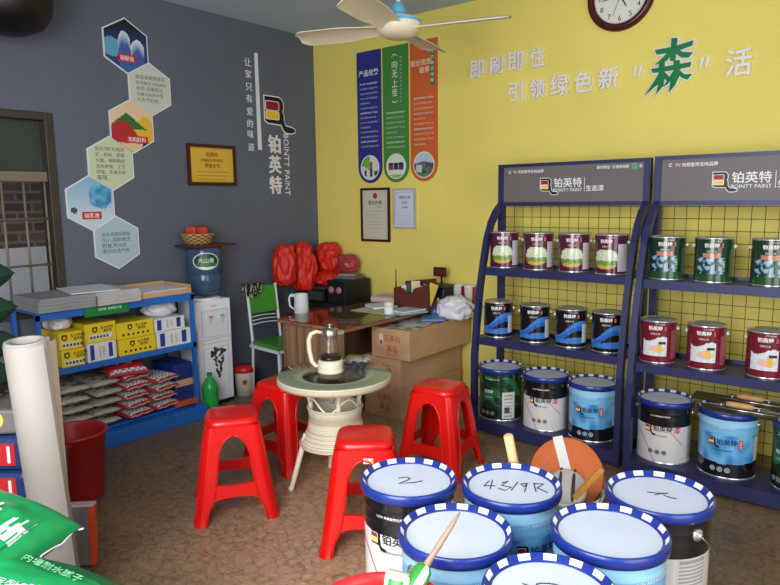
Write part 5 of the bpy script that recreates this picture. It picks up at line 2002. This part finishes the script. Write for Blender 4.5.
f = MB(); r = thing('sack', 'bright red sack with white writing lying across the top of the dotted sacks', 'sack', (-4.225, 2.25, zb + 5 * .066 + .004), (0, radians(10), -.25), 'red and white sacks on the blue shelf')
pillow(f, .34, .27, .065, red_top, 77); f.build('sack_body', P_sack, r)
r = thing('blue_carton', 'dark blue carton at the right end under the middle board of the blue shelf', 'box', (-4.27, 2.67, zb), (0, 0, .0))
MB().box(-.15, .13, -.075, .075, 0, .30, bev=.004).build('box_body', mat('navy_carton', S(30, 48, 120), .5, var=.08), r)
MB().box(.1305, .132, -.074, .074, .135, .185).build('brown_band', M_card, r)
MB().box(-.15, .13, -.074, .074, .3005, .306, bev=.001, M=T(0, 0, 0)).build('open_flap', mat('navy_carton', S(30, 48, 120)), r)
o = MB().box(-.02, .02, -.09, .09, 0, .035, bev=.003).build('orange_bar', mat('orange_plastic', S(196, 84, 44), .4, var=.05))
o.location = (-4.112, 2.66, .1205); tag(o, 'orange bar lying in front of the dark blue carton on the blue shelf', 'bar')

# ================================================================== water dispenser and neighbours
M_wpl = mat('white_appliance_plastic', S(236, 238, 242), .35, var=.02)
r = thing('water_dispenser', 'white water dispenser with a dark grape picture between the blue shelf and the chair', 'water dispenser', (-4.23, 3.03, 0))
DW, DD = .158, .255
MB().box(-DD, 0, -DW, DW, .03, .845, bev=.012).build('cabinet', M_wpl, r)
MB().box(-DD + .01, -.01, -DW + .01, DW - .01, 0, .03).build('foot', M_black, r)
f = MB()
M = T(.0005, 0, 0) @ SIDE
f.prism(rrect(.25, .215, .02), .004, 0, WHITE, M @ T(0, .665, 0), [rrect(.235, .20, .016)])
f.build('niche_rim', mat('pale_grey_trim', S(206, 208, 214), .4, var=0), r)
MB().prism(rrect(.234, .199, .016), .0012, 0, WHITE, M @ T(0, .665, 0)).build('niche', mat('niche_panel', S(222, 224, 230), .4, var=0), r)
for y, c, n in ((-.055, S(206, 80, 80), 'hot_tap'), (.055, S(120, 140, 200), 'cold_tap')):
    f = MB()
    f.box(0, .022, y - .02, y + .02, .70, .735, 0, S(216, 218, 220), bev=.004)
    f.box(.006, .018, y - .008, y + .008, .67, .70, 0, S(216, 218, 220))
    f.box(.0225, .0235, y - .012, y + .012, .712, .724, 0, c)
    f.build(n, P_gloss, r)
MB().box(0, .02, -.12, .12, .548, .556).build('drip_ledge', M_wpl, r)
f = MB()
f.box(0, .001, -.13, .13, .505, .508); f.box(0, .001, -.118, -.116, .04, .47); f.box(0, .001, .116, .118, .04, .47); f.box(0, .001, -.118, .118, .468, .470)
f.build('door_seams', mat('seam_grey', S(150, 152, 158), .6, var=0), r)
MB().text('AUX', M @ T(0, .80, .0003), width=.05, col=S(120, 124, 134)).build('maker_mark', P_matte, r)
f = MB()
rg = random.Random(5)
for k in range(46):
    t = rg.random()
    yy = .02 + rg.uniform(-1, 1) * .055 * (1 - t) ** .7
    zz = .40 - t * .17
    f.prism([(p[0] + yy, p[1] + zz) for p in circ(rg.uniform(.008, .012), 9)], .0008 + .00001 * k, 0, mixc(S(40, 44, 40), S(70, 76, 66), rg.random()), M)
for cx, cz in ((-.03, .42), (.0, .445), (.06, .43)):
    f.prism([(cx + .028 * cos(a) * (1 + .3 * cos(3 * a)), cz + .024 * sin(a) * (1 + .3 * cos(3 * a))) for a in [2 * pi * i / 18 for i in range(18)]], .0007, 0, S(58, 64, 50), M)
f.build('grape_picture', P_matte, r)
MB().lathe([(.13, .845), (.128, .858), (.07, .862), (.06, .850)], 36, 0, WHITE, T(-.13, 0, 0)).build('bottle_seat', M_wpl, r)
r = thing('water_bottle', 'large translucent blue water bottle with a green oval label on the dispenser', 'water bottle', (-4.355, 3.05, .8635))
M_bottle = mat('blue_tinted_bottle', S(66, 92, 122), .12, var=.03, alpha=.78)
prof = [(.035, 0), (.05, .006), (.10, .02), (.130, .05), (.137, .075), (.132, .095), (.137, .115), (.137, .155), (.131, .172), (.131, .186), (.138, .20), (.138, .365), (.130, .385), (.10, .392), (.001, .388)]
MB().lathe(prof, 44, 0, WHITE, None, True, (True, False)).build('bottle_body', M_bottle, r)
f = MB()
def lab(u, v):
    x, y = (u - .5) * 2, (v - .5) * 2
    return S(226, 230, 226) if x * x + y * y > .8 or (y < -.35 + .4 * x * x * 0 and y < -.45) else S(24, 84, 44)
R_ = .1395
nb = 30
bd = circ(1, 40)
vs = [RZ(pi / 2 + .0) @ Vector((R_ * sin(0), -R_, .285))]
f2 = MB()
f2.polar([(p[0] * .105, p[1] * .066) for p in bd], 12, lambda x, y: S(224, 228, 224) if (x / .105) ** 2 + (y / .066) ** 2 > .86 or y < -.042 else (S(40, 120, 60) if y < -.015 else S(20, 76, 42)))
def bendv(p):
    a = p[0] / R_
    return RZ(pi / 2 - .5) @ Vector((R_ * sin(a), -R_ * cos(a), .285 + p[1]))
f2.v = [tuple(bendv(p)) for p in f2.v]
f2.text('大山泉', RZ(pi / 2 - .5) @ T(0, -R_, .292) @ FRONT, width=.125, th=.0012, col=C_W, off=.01, bend=R_)
f2.build('label', P_gloss, r)
o = MB().box(-.13, .13, -.175, .225, 0, .016, bev=.004).build('wooden_board', M_redwood)
o.location = (-4.355, 3.05, 1.257); o.rotation_euler = (0, 0, .06)
tag(o, 'reddish wooden board lying on top of the water bottle', 'board')
M_basket = bpy.data.materials.new('woven_basket')
M_basket.use_nodes = True
def _bk(m):
    nt = m.node_tree; b = nt.nodes['Principled BSDF']
    tc = nt.nodes.new('ShaderNodeTexCoord')
    ck = nt.nodes.new('ShaderNodeTexChecker'); ck.inputs['Scale'].default_value = 16
    ck.inputs['Color1'].default_value = S(190, 160, 104); ck.inputs['Color2'].default_value = S(112, 82, 50)
    uv = nt.nodes.new('ShaderNodeSeparateXYZ'); nt.links.new(tc.outputs['Object'], uv.inputs[0])
    at = nt.nodes.new('ShaderNodeMath'); at.operation = 'ARCTAN2'
    nt.links.new(uv.outputs['X'], at.inputs[0]); nt.links.new(uv.outputs['Y'], at.inputs[1])
    cb = nt.nodes.new('ShaderNodeCombineXYZ')
    ml = nt.nodes.new('ShaderNodeMath'); ml.operation = 'MULTIPLY'; ml.inputs[1].default_value = .25
    mz = nt.nodes.new('ShaderNodeMath'); mz.operation = 'MULTIPLY'; mz.inputs[1].default_value = 4.5
    nt.links.new(at.outputs[0], ml.inputs[0]); nt.links.new(uv.outputs['Z'], mz.inputs[0])
    nt.links.new(ml.outputs[0], cb.inputs['X']); nt.links.new(mz.outputs[0], cb.inputs['Y'])
    nt.links.new(cb.outputs[0], ck.inputs['Vector']); nt.links.new(ck.outputs['Color'], b.inputs['Base Color'])
    b.inputs['Roughness'].default_value = .7
_bk(M_basket)
r = thing('wicker_basket', 'small woven basket on the wooden board above the water bottle', 'basket', (-4.36, 3.005, 1.2745))
MB().lathe([(.001, .0), (.085, 0), (.10, .01), (.128, .075), (.133, .082), (.128, .088), (.120, .075), (.095, .012), (.001, .008)], 36).build('basket_body', M_basket, r)
for k, (dx, dy, c) in enumerate(((.0, .05, S(196, 50, 34)), (-.04, .02, S(206, 70, 40)), (.03, .075, S(176, 40, 34)))):
    o = MB().box(-.04, .04, -.03, .03, 0, .13, bev=.008).build('red_packet', mat('red_snack_packet_%d' % k, c, .35, var=.15, vscale=20))
    o.location = (-4.37 + dx, 3.0 + dy - .02, 1.284); o.rotation_euler = (.06 * k, .1 - .1 * k, .4 * k)
    tag(o, ('red packet nearest the front in', 'orange red packet at the back of', 'dark red packet at the right in')[k] + ' the woven basket', 'packet', 'red packets in the basket')
r = thing('steel_bowl', 'shiny small bowl at the left in the woven basket', 'bowl', (-4.33, 2.935, 1.318))
MB().lathe([(.001, 0), (.03, .004), (.045, .03), (.046, .034), (.042, .03), (.028, .008), (.001, .006)], 24).build('bowl_body', mat('bright_steel', S(200, 202, 204), .15, .95, var=0), r)

r = thing('green_soda_bottle', 'green plastic soda bottle standing on the floor in front of the water dispenser', 'bottle', (-4.115, 2.875, 0))
M_soda = mat('green_pet_plastic', S(50, 176, 80), .08, var=.08, vscale=10, trans=.2, ior=1.35)
MB().lathe([(.001, .01), (.03, 0), (.056, .012), (.060, .04), (.056, .055), (.060, .07), (.060, .12), (.057, .135), (.060, .15), (.060, .19), (.053, .222), (.032, .262), (.017, .282), (.016, .30)], 32).build('bottle_body', M_soda, r)
MB().lathe([(.018, .292), (.018, .315), (.001, .316)], 20).build('cap', mat('dark_green_cap', S(34, 92, 44), .4, var=0), r)
r = thing('white_pail', 'small white pail with a red lid between the water dispenser and the green chair', 'pail', (-4.30, 3.35, 0))
MB().lathe([(.001, 0), (.076, 0), (.086, .20), (.086, .21)], 36).build('body', mat('ivory_plastic', S(206, 200, 188), .4, var=.04), r)
MB().lathe([(.088, .195), (.092, .198), (.092, .23), (.08, .245), (.001, .247)], 36).build('red_lid', mat('red_lid_plastic', S(196, 36, 34), .35, var=.03), r)
f = MB()
f.box(-.03, .03, -.03, .03, 0, .0012, 0, S(190, 170, 120), RZ(.9) @ T(0, -.083, .12) @ FRONT)
f.prism(circ(.02, 16), .0018, 0, S(90, 70, 50), RZ(.9) @ T(0, -.083, .12) @ FRONT)
f.build('square_label', P_matte, r)

# ================================================================== red bucket, rolls, leaning frame, bags at the left
r = thing('red_bucket', 'dark red plastic bucket on the floor in front of the blue shelf', 'bucket', (-3.50, 1.56, 0))
f = MB().lathe([(.001, .004), (.125, .0), (.128, .004), (.160, .36), (.170, .362), (.172, .372), (.166, .378), (.158, .374), (.154, .36), (.124, .012), (.001, .012)], 48)
f.build('body', mat('wine_red_plastic', S(172, 40, 40), .35, var=.05), r)
for s in (0, pi):
    MB().box(.158, .178, -.02, .02, .335, .36, bev=.003, M=RZ(s + 2.5)).build('handle_lug', mat('wine_red_plastic', S(140, 30, 34)), r)
MB().tube([RZ(2.5) @ Vector((.176 * cos(t), .176 * sin(t), .35 - .10 * sin(t))) for t in [pi * i / 20 for i in range(21)]], .003, 6).build('wire_handle', M_wiresteel, r)

M_film = mat('white_film_roll', S(168, 163, 156), .45, var=.05, vscale=5)
M_film2 = mat('cream_film_roll', S(206, 188, 168), .5, var=.05, vscale=5)
def lean(name, lab, base, top, rad, m, group=None, inner=.7):
    b, t = Vector(base), Vector(top)
    d = t - b
    r = thing(name, lab, 'roll', base, (0, 0, 0), group)
    r.rotation_euler = d.to_track_quat('Z', 'Y').to_euler()
    L = d.length
    f = MB()
    f.lathe([(rad * inner, .0), (rad, .0), (rad, L), (rad * inner, L), (rad * inner, .0)], 40)
    f.build('rolled_sheet', m, r)
    # loose outer turn of the sheet
    f = MB()
    prof = [(rad + .002 + .020 * (i / 24) ** 2, 2 * pi * (.55 + .40 * i / 24)) for i in range(25)]
    vs = [(q * cos(a), q * sin(a), z) for z in (.012, L - .006) for q, a in prof] + [((q + .0015) * cos(a), (q + .0015) * sin(a), z) for z in (.012, L - .006) for q, a in prof]
    n = len(prof)
    fs = []
    for k in range(n - 1):
        fs.append((k, k + 1, n + k + 1, n + k)); fs.append((2 * n + k + 1, 2 * n + k, 3 * n + k, 3 * n + k + 1))
    f.add(vs, fs, 0, WHITE, True)
    f.build('loose_edge', m, r)
    return r
lean('white_roll', 'tall white roll leaning in front of the blue bags at the left', (-2.575, 1.055, .012), (-2.525, .978, 1.105), .071, M_film)
lean('cream_roll', 'tall thinner cream roll leaning right behind the white roll', (-2.68, 1.085, .012), (-2.625, 1.062, 1.085), .042, M_film2, None, .6)
r = thing('framed_panel', 'framed panel with an orange edge leaning on the floor behind the green bags', 'frame', (-2.765, 1.262, .004), (radians(-6), 0, radians(44)))
MB().box(-.50, 0, -.018, .018, 0, .262, 0, S(120, 112, 108)).build('panel', mat('grey_panel', S(120, 116, 116), .4, var=.1), r)
MB().box(-.0, .022, -.022, .022, -.0, .267, bev=.002).build('orange_edge', mat('orange_red_edge', S(206, 74, 40), .4, var=.15, vscale=8), r)
MB().box(-.50, .022, -.022, .022, .2635, .276, bev=.002).build('top_edge', mat('pale_frame_edge', S(190, 184, 176), .4, var=.05), r)

# blue packs with red and white lettering
P_pack = printed('printed_pack', .4)
def packcol(u, v):
    return S(44, 76, 140)
for k in range(5):
    r = thing('blue_pack', 'blue pack with red and white lettering at the left edge, %s' % ('topmost of its stack' if k == 4 else ('bottom of its stack', 'second from the floor', 'middle of its stack', 'second from the top')[k]), 'pack',
              (-2.925 + .008 * (k % 2), .992, .0 + k * .138), (0, 0, radians(39) + .04 * (k % 3 - 1)), 'blue packs at the left edge')
    MB().box(-.30, .20, -.15, .17, 0, .136, bev=.022).build('pack_body', mat('blue_wrap', S(30, 54, 104), .35, var=.1), r)
    f = MB()
    F3 = T(0, -.1506, .069) @ FRONT
    f.box(-.24, .155, -.045, .045, 0, .0006, 0, S(186, 34, 44), F3)
    for i, ch in enumerate('HHIIII'[:0] or 'MBJII'):
        f.text(ch, F3 @ T(-.17 + .075 * i, 0, .0008), h=.07, col=S(226, 222, 216), off=.012)
    f.build('lettering', P_pack, r)
r = thing('grey_case', 'flat grey case with a yellow round sticker lying on the blue packs', 'case', (-2.93, .99, .692), (0, 0, radians(45)))
MB().box(-.26, .175, -.13, .15, 0, .10, bev=.012).build('case_body', mat('grey_case_plastic', S(112, 108, 104), .5, var=.08), r)
MB().prism(circ(.035, 24), .0012, 0, WHITE, T(.06, -.1305, .06) @ FRONT).build('yellow_sticker', mat('yellow_sticker', S(220, 200, 90), .5, var=.03), r)
M_gnet = mat('dark_green_bundle', S(16, 66, 52), .5, var=.35, vscale=14)
M_string = mat('white_string', S(214, 212, 206), .8, var=0)
for k in range(4):
    z = .7935 + k * .146
    r = thing('green_bundle', 'dark green tied bundle at the left edge, %s' % ('bottom of the four', 'second from the bottom of the four', 'third from the bottom of the four', 'topmost of the four')[k], 'bundle', (-3.065, .937, z), (0, 0, radians(39)), 'green bundles tied with white string')
    f = MB()
    pillow(f, .36, .26, .15, lambda u, v: S(24, 92, 72), 60 + k)
    f.build('bundle_body', M_gnet, r)
    f = MB()
    for sx in (.02, .11):
        f.tube([(sx + .01 * sin(i * 2.1 + k), .132 * cos(2 * pi * i / 20), .077 + .079 * sin(2 * pi * i / 20) * (1.04)) for i in range(20)], .004, 6, closed=True)
    f.tube([(.11, -.13, .08), (.135, -.15, .04), (.13, -.155, -.01), (.15, -.15, -.05)], .004, 6)
    f.build('string', M_string, r)
r = thing('brush_handle', 'short wooden handle with a white head lying on the green bundles', 'brush', (-3.02, .925, 1.38), (0, 0, radians(39)))
MB().tube([(-.1, 0, .012), (.03, 0, .012)], .012, 10).build('handle', M_hwood, r)
MB().box(.031, .06, -.03, .03, 0, .03, bev=.006).build('head', M_wbag, r)

# green and white bags in the near left corner
def bag_top(u, v):
    c = S(24, 146, 80)
    x, y = u, v
    if ((x - .32) / .22) ** 2 + ((y - .62) / .30) ** 2 < 1:
        c = S(222, 228, 222)
    if .64 < x < .92 and abs(y - (.22 + (x - .55) * .95)) < .028 + .03 * noise.noise((x * 30, y * 30, 1)):
        c = S(214, 222, 218)
    if .80 < x < .93 and .40 < y < .40 + .30 * max(0, 1 - 2.2 * abs(((x - .80) * 24) % 1.0 - .5)):
        c = S(216, 224, 220)
    return c
def bag_second(u, v):
    c = S(24, 140, 76)
    if v > .80:
        c = S(18, 96, 50)
    if ((u - .80) / .28) ** 2 + ((v - .22) / .34) ** 2 < 1:
        c = S(226, 230, 226)
        if abs(u - .68) < .05 and abs(v - .32) < .12 and int((u - v) * 60) % 2:
            c = S(190, 40, 70)
    return c
P_bag = printed('printed_plastic_bag', .28, bump=.25, bscale=12)
bag_sets = [(-1.85, .50, 0.0, .5, 'bottom bag of the green pile in the near left corner'), (-1.84, .49, .163, .56, 'second bag from the floor in the green pile in the near left corner'),
            (-1.85, .50, .326, .52, 'middle bag of the green pile in the near left corner'),
            (-1.735, .490, .545, .60, 'green and white bag just under the topmost one in the near left corner'),
            (-2.010, .500, .655, .52, 'topmost green and white bag in the near left corner, with a white arrow mark')]
for k, (x, y, z, rt, lab_) in enumerate(bag_sets):
    r = thing('green_white_bag', lab_, 'bag', (x, y, z), (0, radians((0, 0, 0, 13, 15)[k]), rt), 'green and white bags in the near left corner')
    f = MB()
    pillow(f, .58, .40, .165, bag_top if k == 4 else bag_second, 90 + k, 100, 70, 0, None, .1, .14)
    f.build('bag_body', P_bag, r)
    f = MB()
    f.tube([(.285 + .004 * sin(i * 1.7), -.19 + .38 * i / 10, .078 + .004 * cos(i * 2)) for i in range(11)], .0028, 6)
    f.tube([(.285, .19, .075), (.297, .20, .078)], .003, 6)
    f.build('sewn_edge', M_wbag, r)
    if k >= 3:
        f = MB()
        if k == 4:
            f.text('腻子', T(.115, .02, .172) @ RY(radians(4)) @ RZ(pi / 2 - .2) , width=.10, th=.001, col=C_W, off=.02)
        else:
            f.text('内墙耐水腻子', T(.13, .085, .172) @ RY(radians(8)), width=.16, th=.001, col=S(120, 186, 146), off=.0)
            f.text('环保型', T(.05, -.01, .175), width=.09, th=.001, col=S(170, 206, 184), off=.0)
        f.build('lettering', P_matte, r)

# ================================================================== red pail with paint brushes at the bottom edge
r = thing('front_paint_pail', 'paint pail under the red basin at the bottom edge of the photo', 'paint pail', (-.835, .985, 0))
MB().lathe([(.001, 0), (.142, 0), (.145, .33), (.15, .332), (.15, .352), (.14, .356), (.001, .354)], 48).build('body', mat('plain_blue_pail', S(70, 140, 200), .3, var=.05), r)
r = thing('red_basin', 'red plastic basin holding two paint brushes at the bottom edge of the photo', 'basin', (-.835, .985, .3565))
M_rb = mat('bright_red_plastic', S(214, 40, 42), .3, var=.03)
MB().lathe([(.001, .0), (.115, 0), (.118, .004), (.150, .345), (.160, .348), (.163, .357), (.158, .364), (.150, .36), (.144, .345), (.112, .012), (.001, .012)], 56).build('body', M_rb, r)
def brush(lab, p0, p1, bl):
    """p0 = end of the sleeve in the basin, p1 = tip of the handle"""
    a, b = Vector(p0), Vector(p1)
    d = b - a
    r = thing('paint_brush', lab, 'paint brush', p0, (0, 0, 0), 'paint brushes in the red basin')
    r.rotation_euler = d.to_track_quat('Z', 'Y').to_euler()
    L = d.length
    f = MB()
    f.lathe([(.001, 0), (.030, .0), (.031, .01), (.030, .055), (.026, .075), (.014, .085), (.001, .086)], 24, 0, WHITE, Matrix.Diagonal((1, .6, 1, 1)), True, (False, False),
            lambda i, k: S(226, 232, 226) if i < 2 or k % 8 < 3 else S(54, 140, 60))
    f.text('铂英特', T(0, -.0195, .036) @ FRONT, width=.042, th=.0008, col=S(40, 120, 50), off=.02, res=1)
    f.build('paper_sleeve', P_gloss, r)
    MB().box(-.028, .028, -.012, .012, -bl, .0, bev=.003).build('bristles', mat('pale_bristles', S(206, 196, 170), .8, var=.1, vscale=60), r)
    MB().tube([(0, 0, .08), (0, 0, .11), (0, 0, L * .6), (0, 0, L * .85), (0, 0, L)], [.009, .007, .0080, .006, .002], 12).build('handle', mat('bare_brush_wood', S(150, 126, 104), .5, var=.1, vscale=40), r)
brush('paint brush with a wooden handle pointing at the plain lid, in the red basin', (-.856, 1.098, .690), (-.797, 1.236, .862), .09)
brush('second paint brush in the red basin, its green sleeved head pointing up', (-.880, 1.10, .738), (-.85, .975, .42), .006)

# ================================================================== tool pail behind the stacks
r = thing('tool_pail', 'white tool pail with a wire handle, holding the orange float', 'pail', (-1.125, 2.615, 0))
MB().lathe([(.001, .004), (.125, 0), (.130, .004), (.150, .30), (.156, .302), (.158, .318), (.150, .322), (.146, .30), (.124, .012), (.001, .012)], 48).build('body', mat('grey_white_plastic', S(196, 198, 196), .4, var=.05), r)
MB().tube([RZ(-.4) @ Vector((.158 * cos(t), .158 * sin(t) , .30 + .075 * sin(t))) for t in [pi * i / 24 for i in range(25)]], .003, 6).build('wire_handle', M_wiresteel, r)
def facing(o, loc, nrm, roll=0):
    q = Vector(nrm).to_track_quat('Z', 'Y')
    o.matrix_basis = Matrix.Translation(loc) @ q.to_matrix().to_4x4() @ RZ(roll)
r = thing('orange_float', 'round orange plastering float with a white strap standing in the tool pail', 'plastering float')
facing(r, (-1.145, 2.65, .375), (.40, -.80, .50), 0)
MB().lathe([(.001, -.008), (.155, -.008), (.160, 0), (.155, .008), (.001, .008)], 48).build('disc', mat('orange_foam', S(206, 106, 56), .7, var=.06, vscale=30), r)
MB().box(-.022, .022, -.03, .165, .0085, .011, M=RZ(.25)).build('white_strap', mat('white_strap', S(222, 222, 218), .5, var=0), r)
r = thing('paint_mug', 'white round tool with dark stripes, in front of the orange float', 'tool head')
facing(r, (-1.105, 2.565, .345), (.25, -.75, .66), 0)
f = MB().lathe([(.001, -.05), (.075, -.05), (.082, -.03), (.083, .015), (.074, .03), (.001, .034)], 36, 0, WHITE, None, True, (False, False), lambda i, k: S(190, 186, 180))
f.build('body', P_matte, r)
for s in (-.028, .028):
    MB().tube([(s, -.083 * cos(t) if False else .084 * sin(t), .0 + .036 * cos(t)) for t in [-1.45 + 2.9 * i / 14 for i in range(15)]], .007, 8).build('dark_stripe', mat('dark_brown_strap', S(66, 48, 44), .5, var=.1), r)
r = thing('wooden_trowel_handle', 'golden wooden handle of a trowel sticking out of the tool pail to the right', 'trowel')
a, b = Vector((-1.095, 2.53, .28)), Vector((-.952, 2.565, .475))
r.location = a; r.rotation_euler = (b - a).to_track_quat('Z', 'Y').to_euler()
MB().box(-.016, .016, -.012, .012, 0, (b - a).length, bev=.004).build('handle', mat('golden_wood', S(206, 146, 66), .45, var=.1, vscale=30), r)
MB().box(-.04, .04, -.002, .002, -.12, 0).build('blade', M_steel, r)
r = thing('wooden_stick', 'pale wooden stick leaning between the far light blue pail and the left rack', 'stick')
a, b = Vector((-1.0, 2.15, .0)), Vector((-1.025, 1.885, .80))
r.location = a + Vector((0, 0, .008)); r.rotation_euler = (b - a).to_track_quat('Z', 'Y').to_euler()
MB().tube([(0, 0, 0), (0, 0, (b - a).length - .004), (0, 0, (b - a).length)], [.0155, .0165, .013], 14).build('shaft', mat('pale_stick_wood', S(216, 182, 130), .5, var=.08, vscale=30), r)
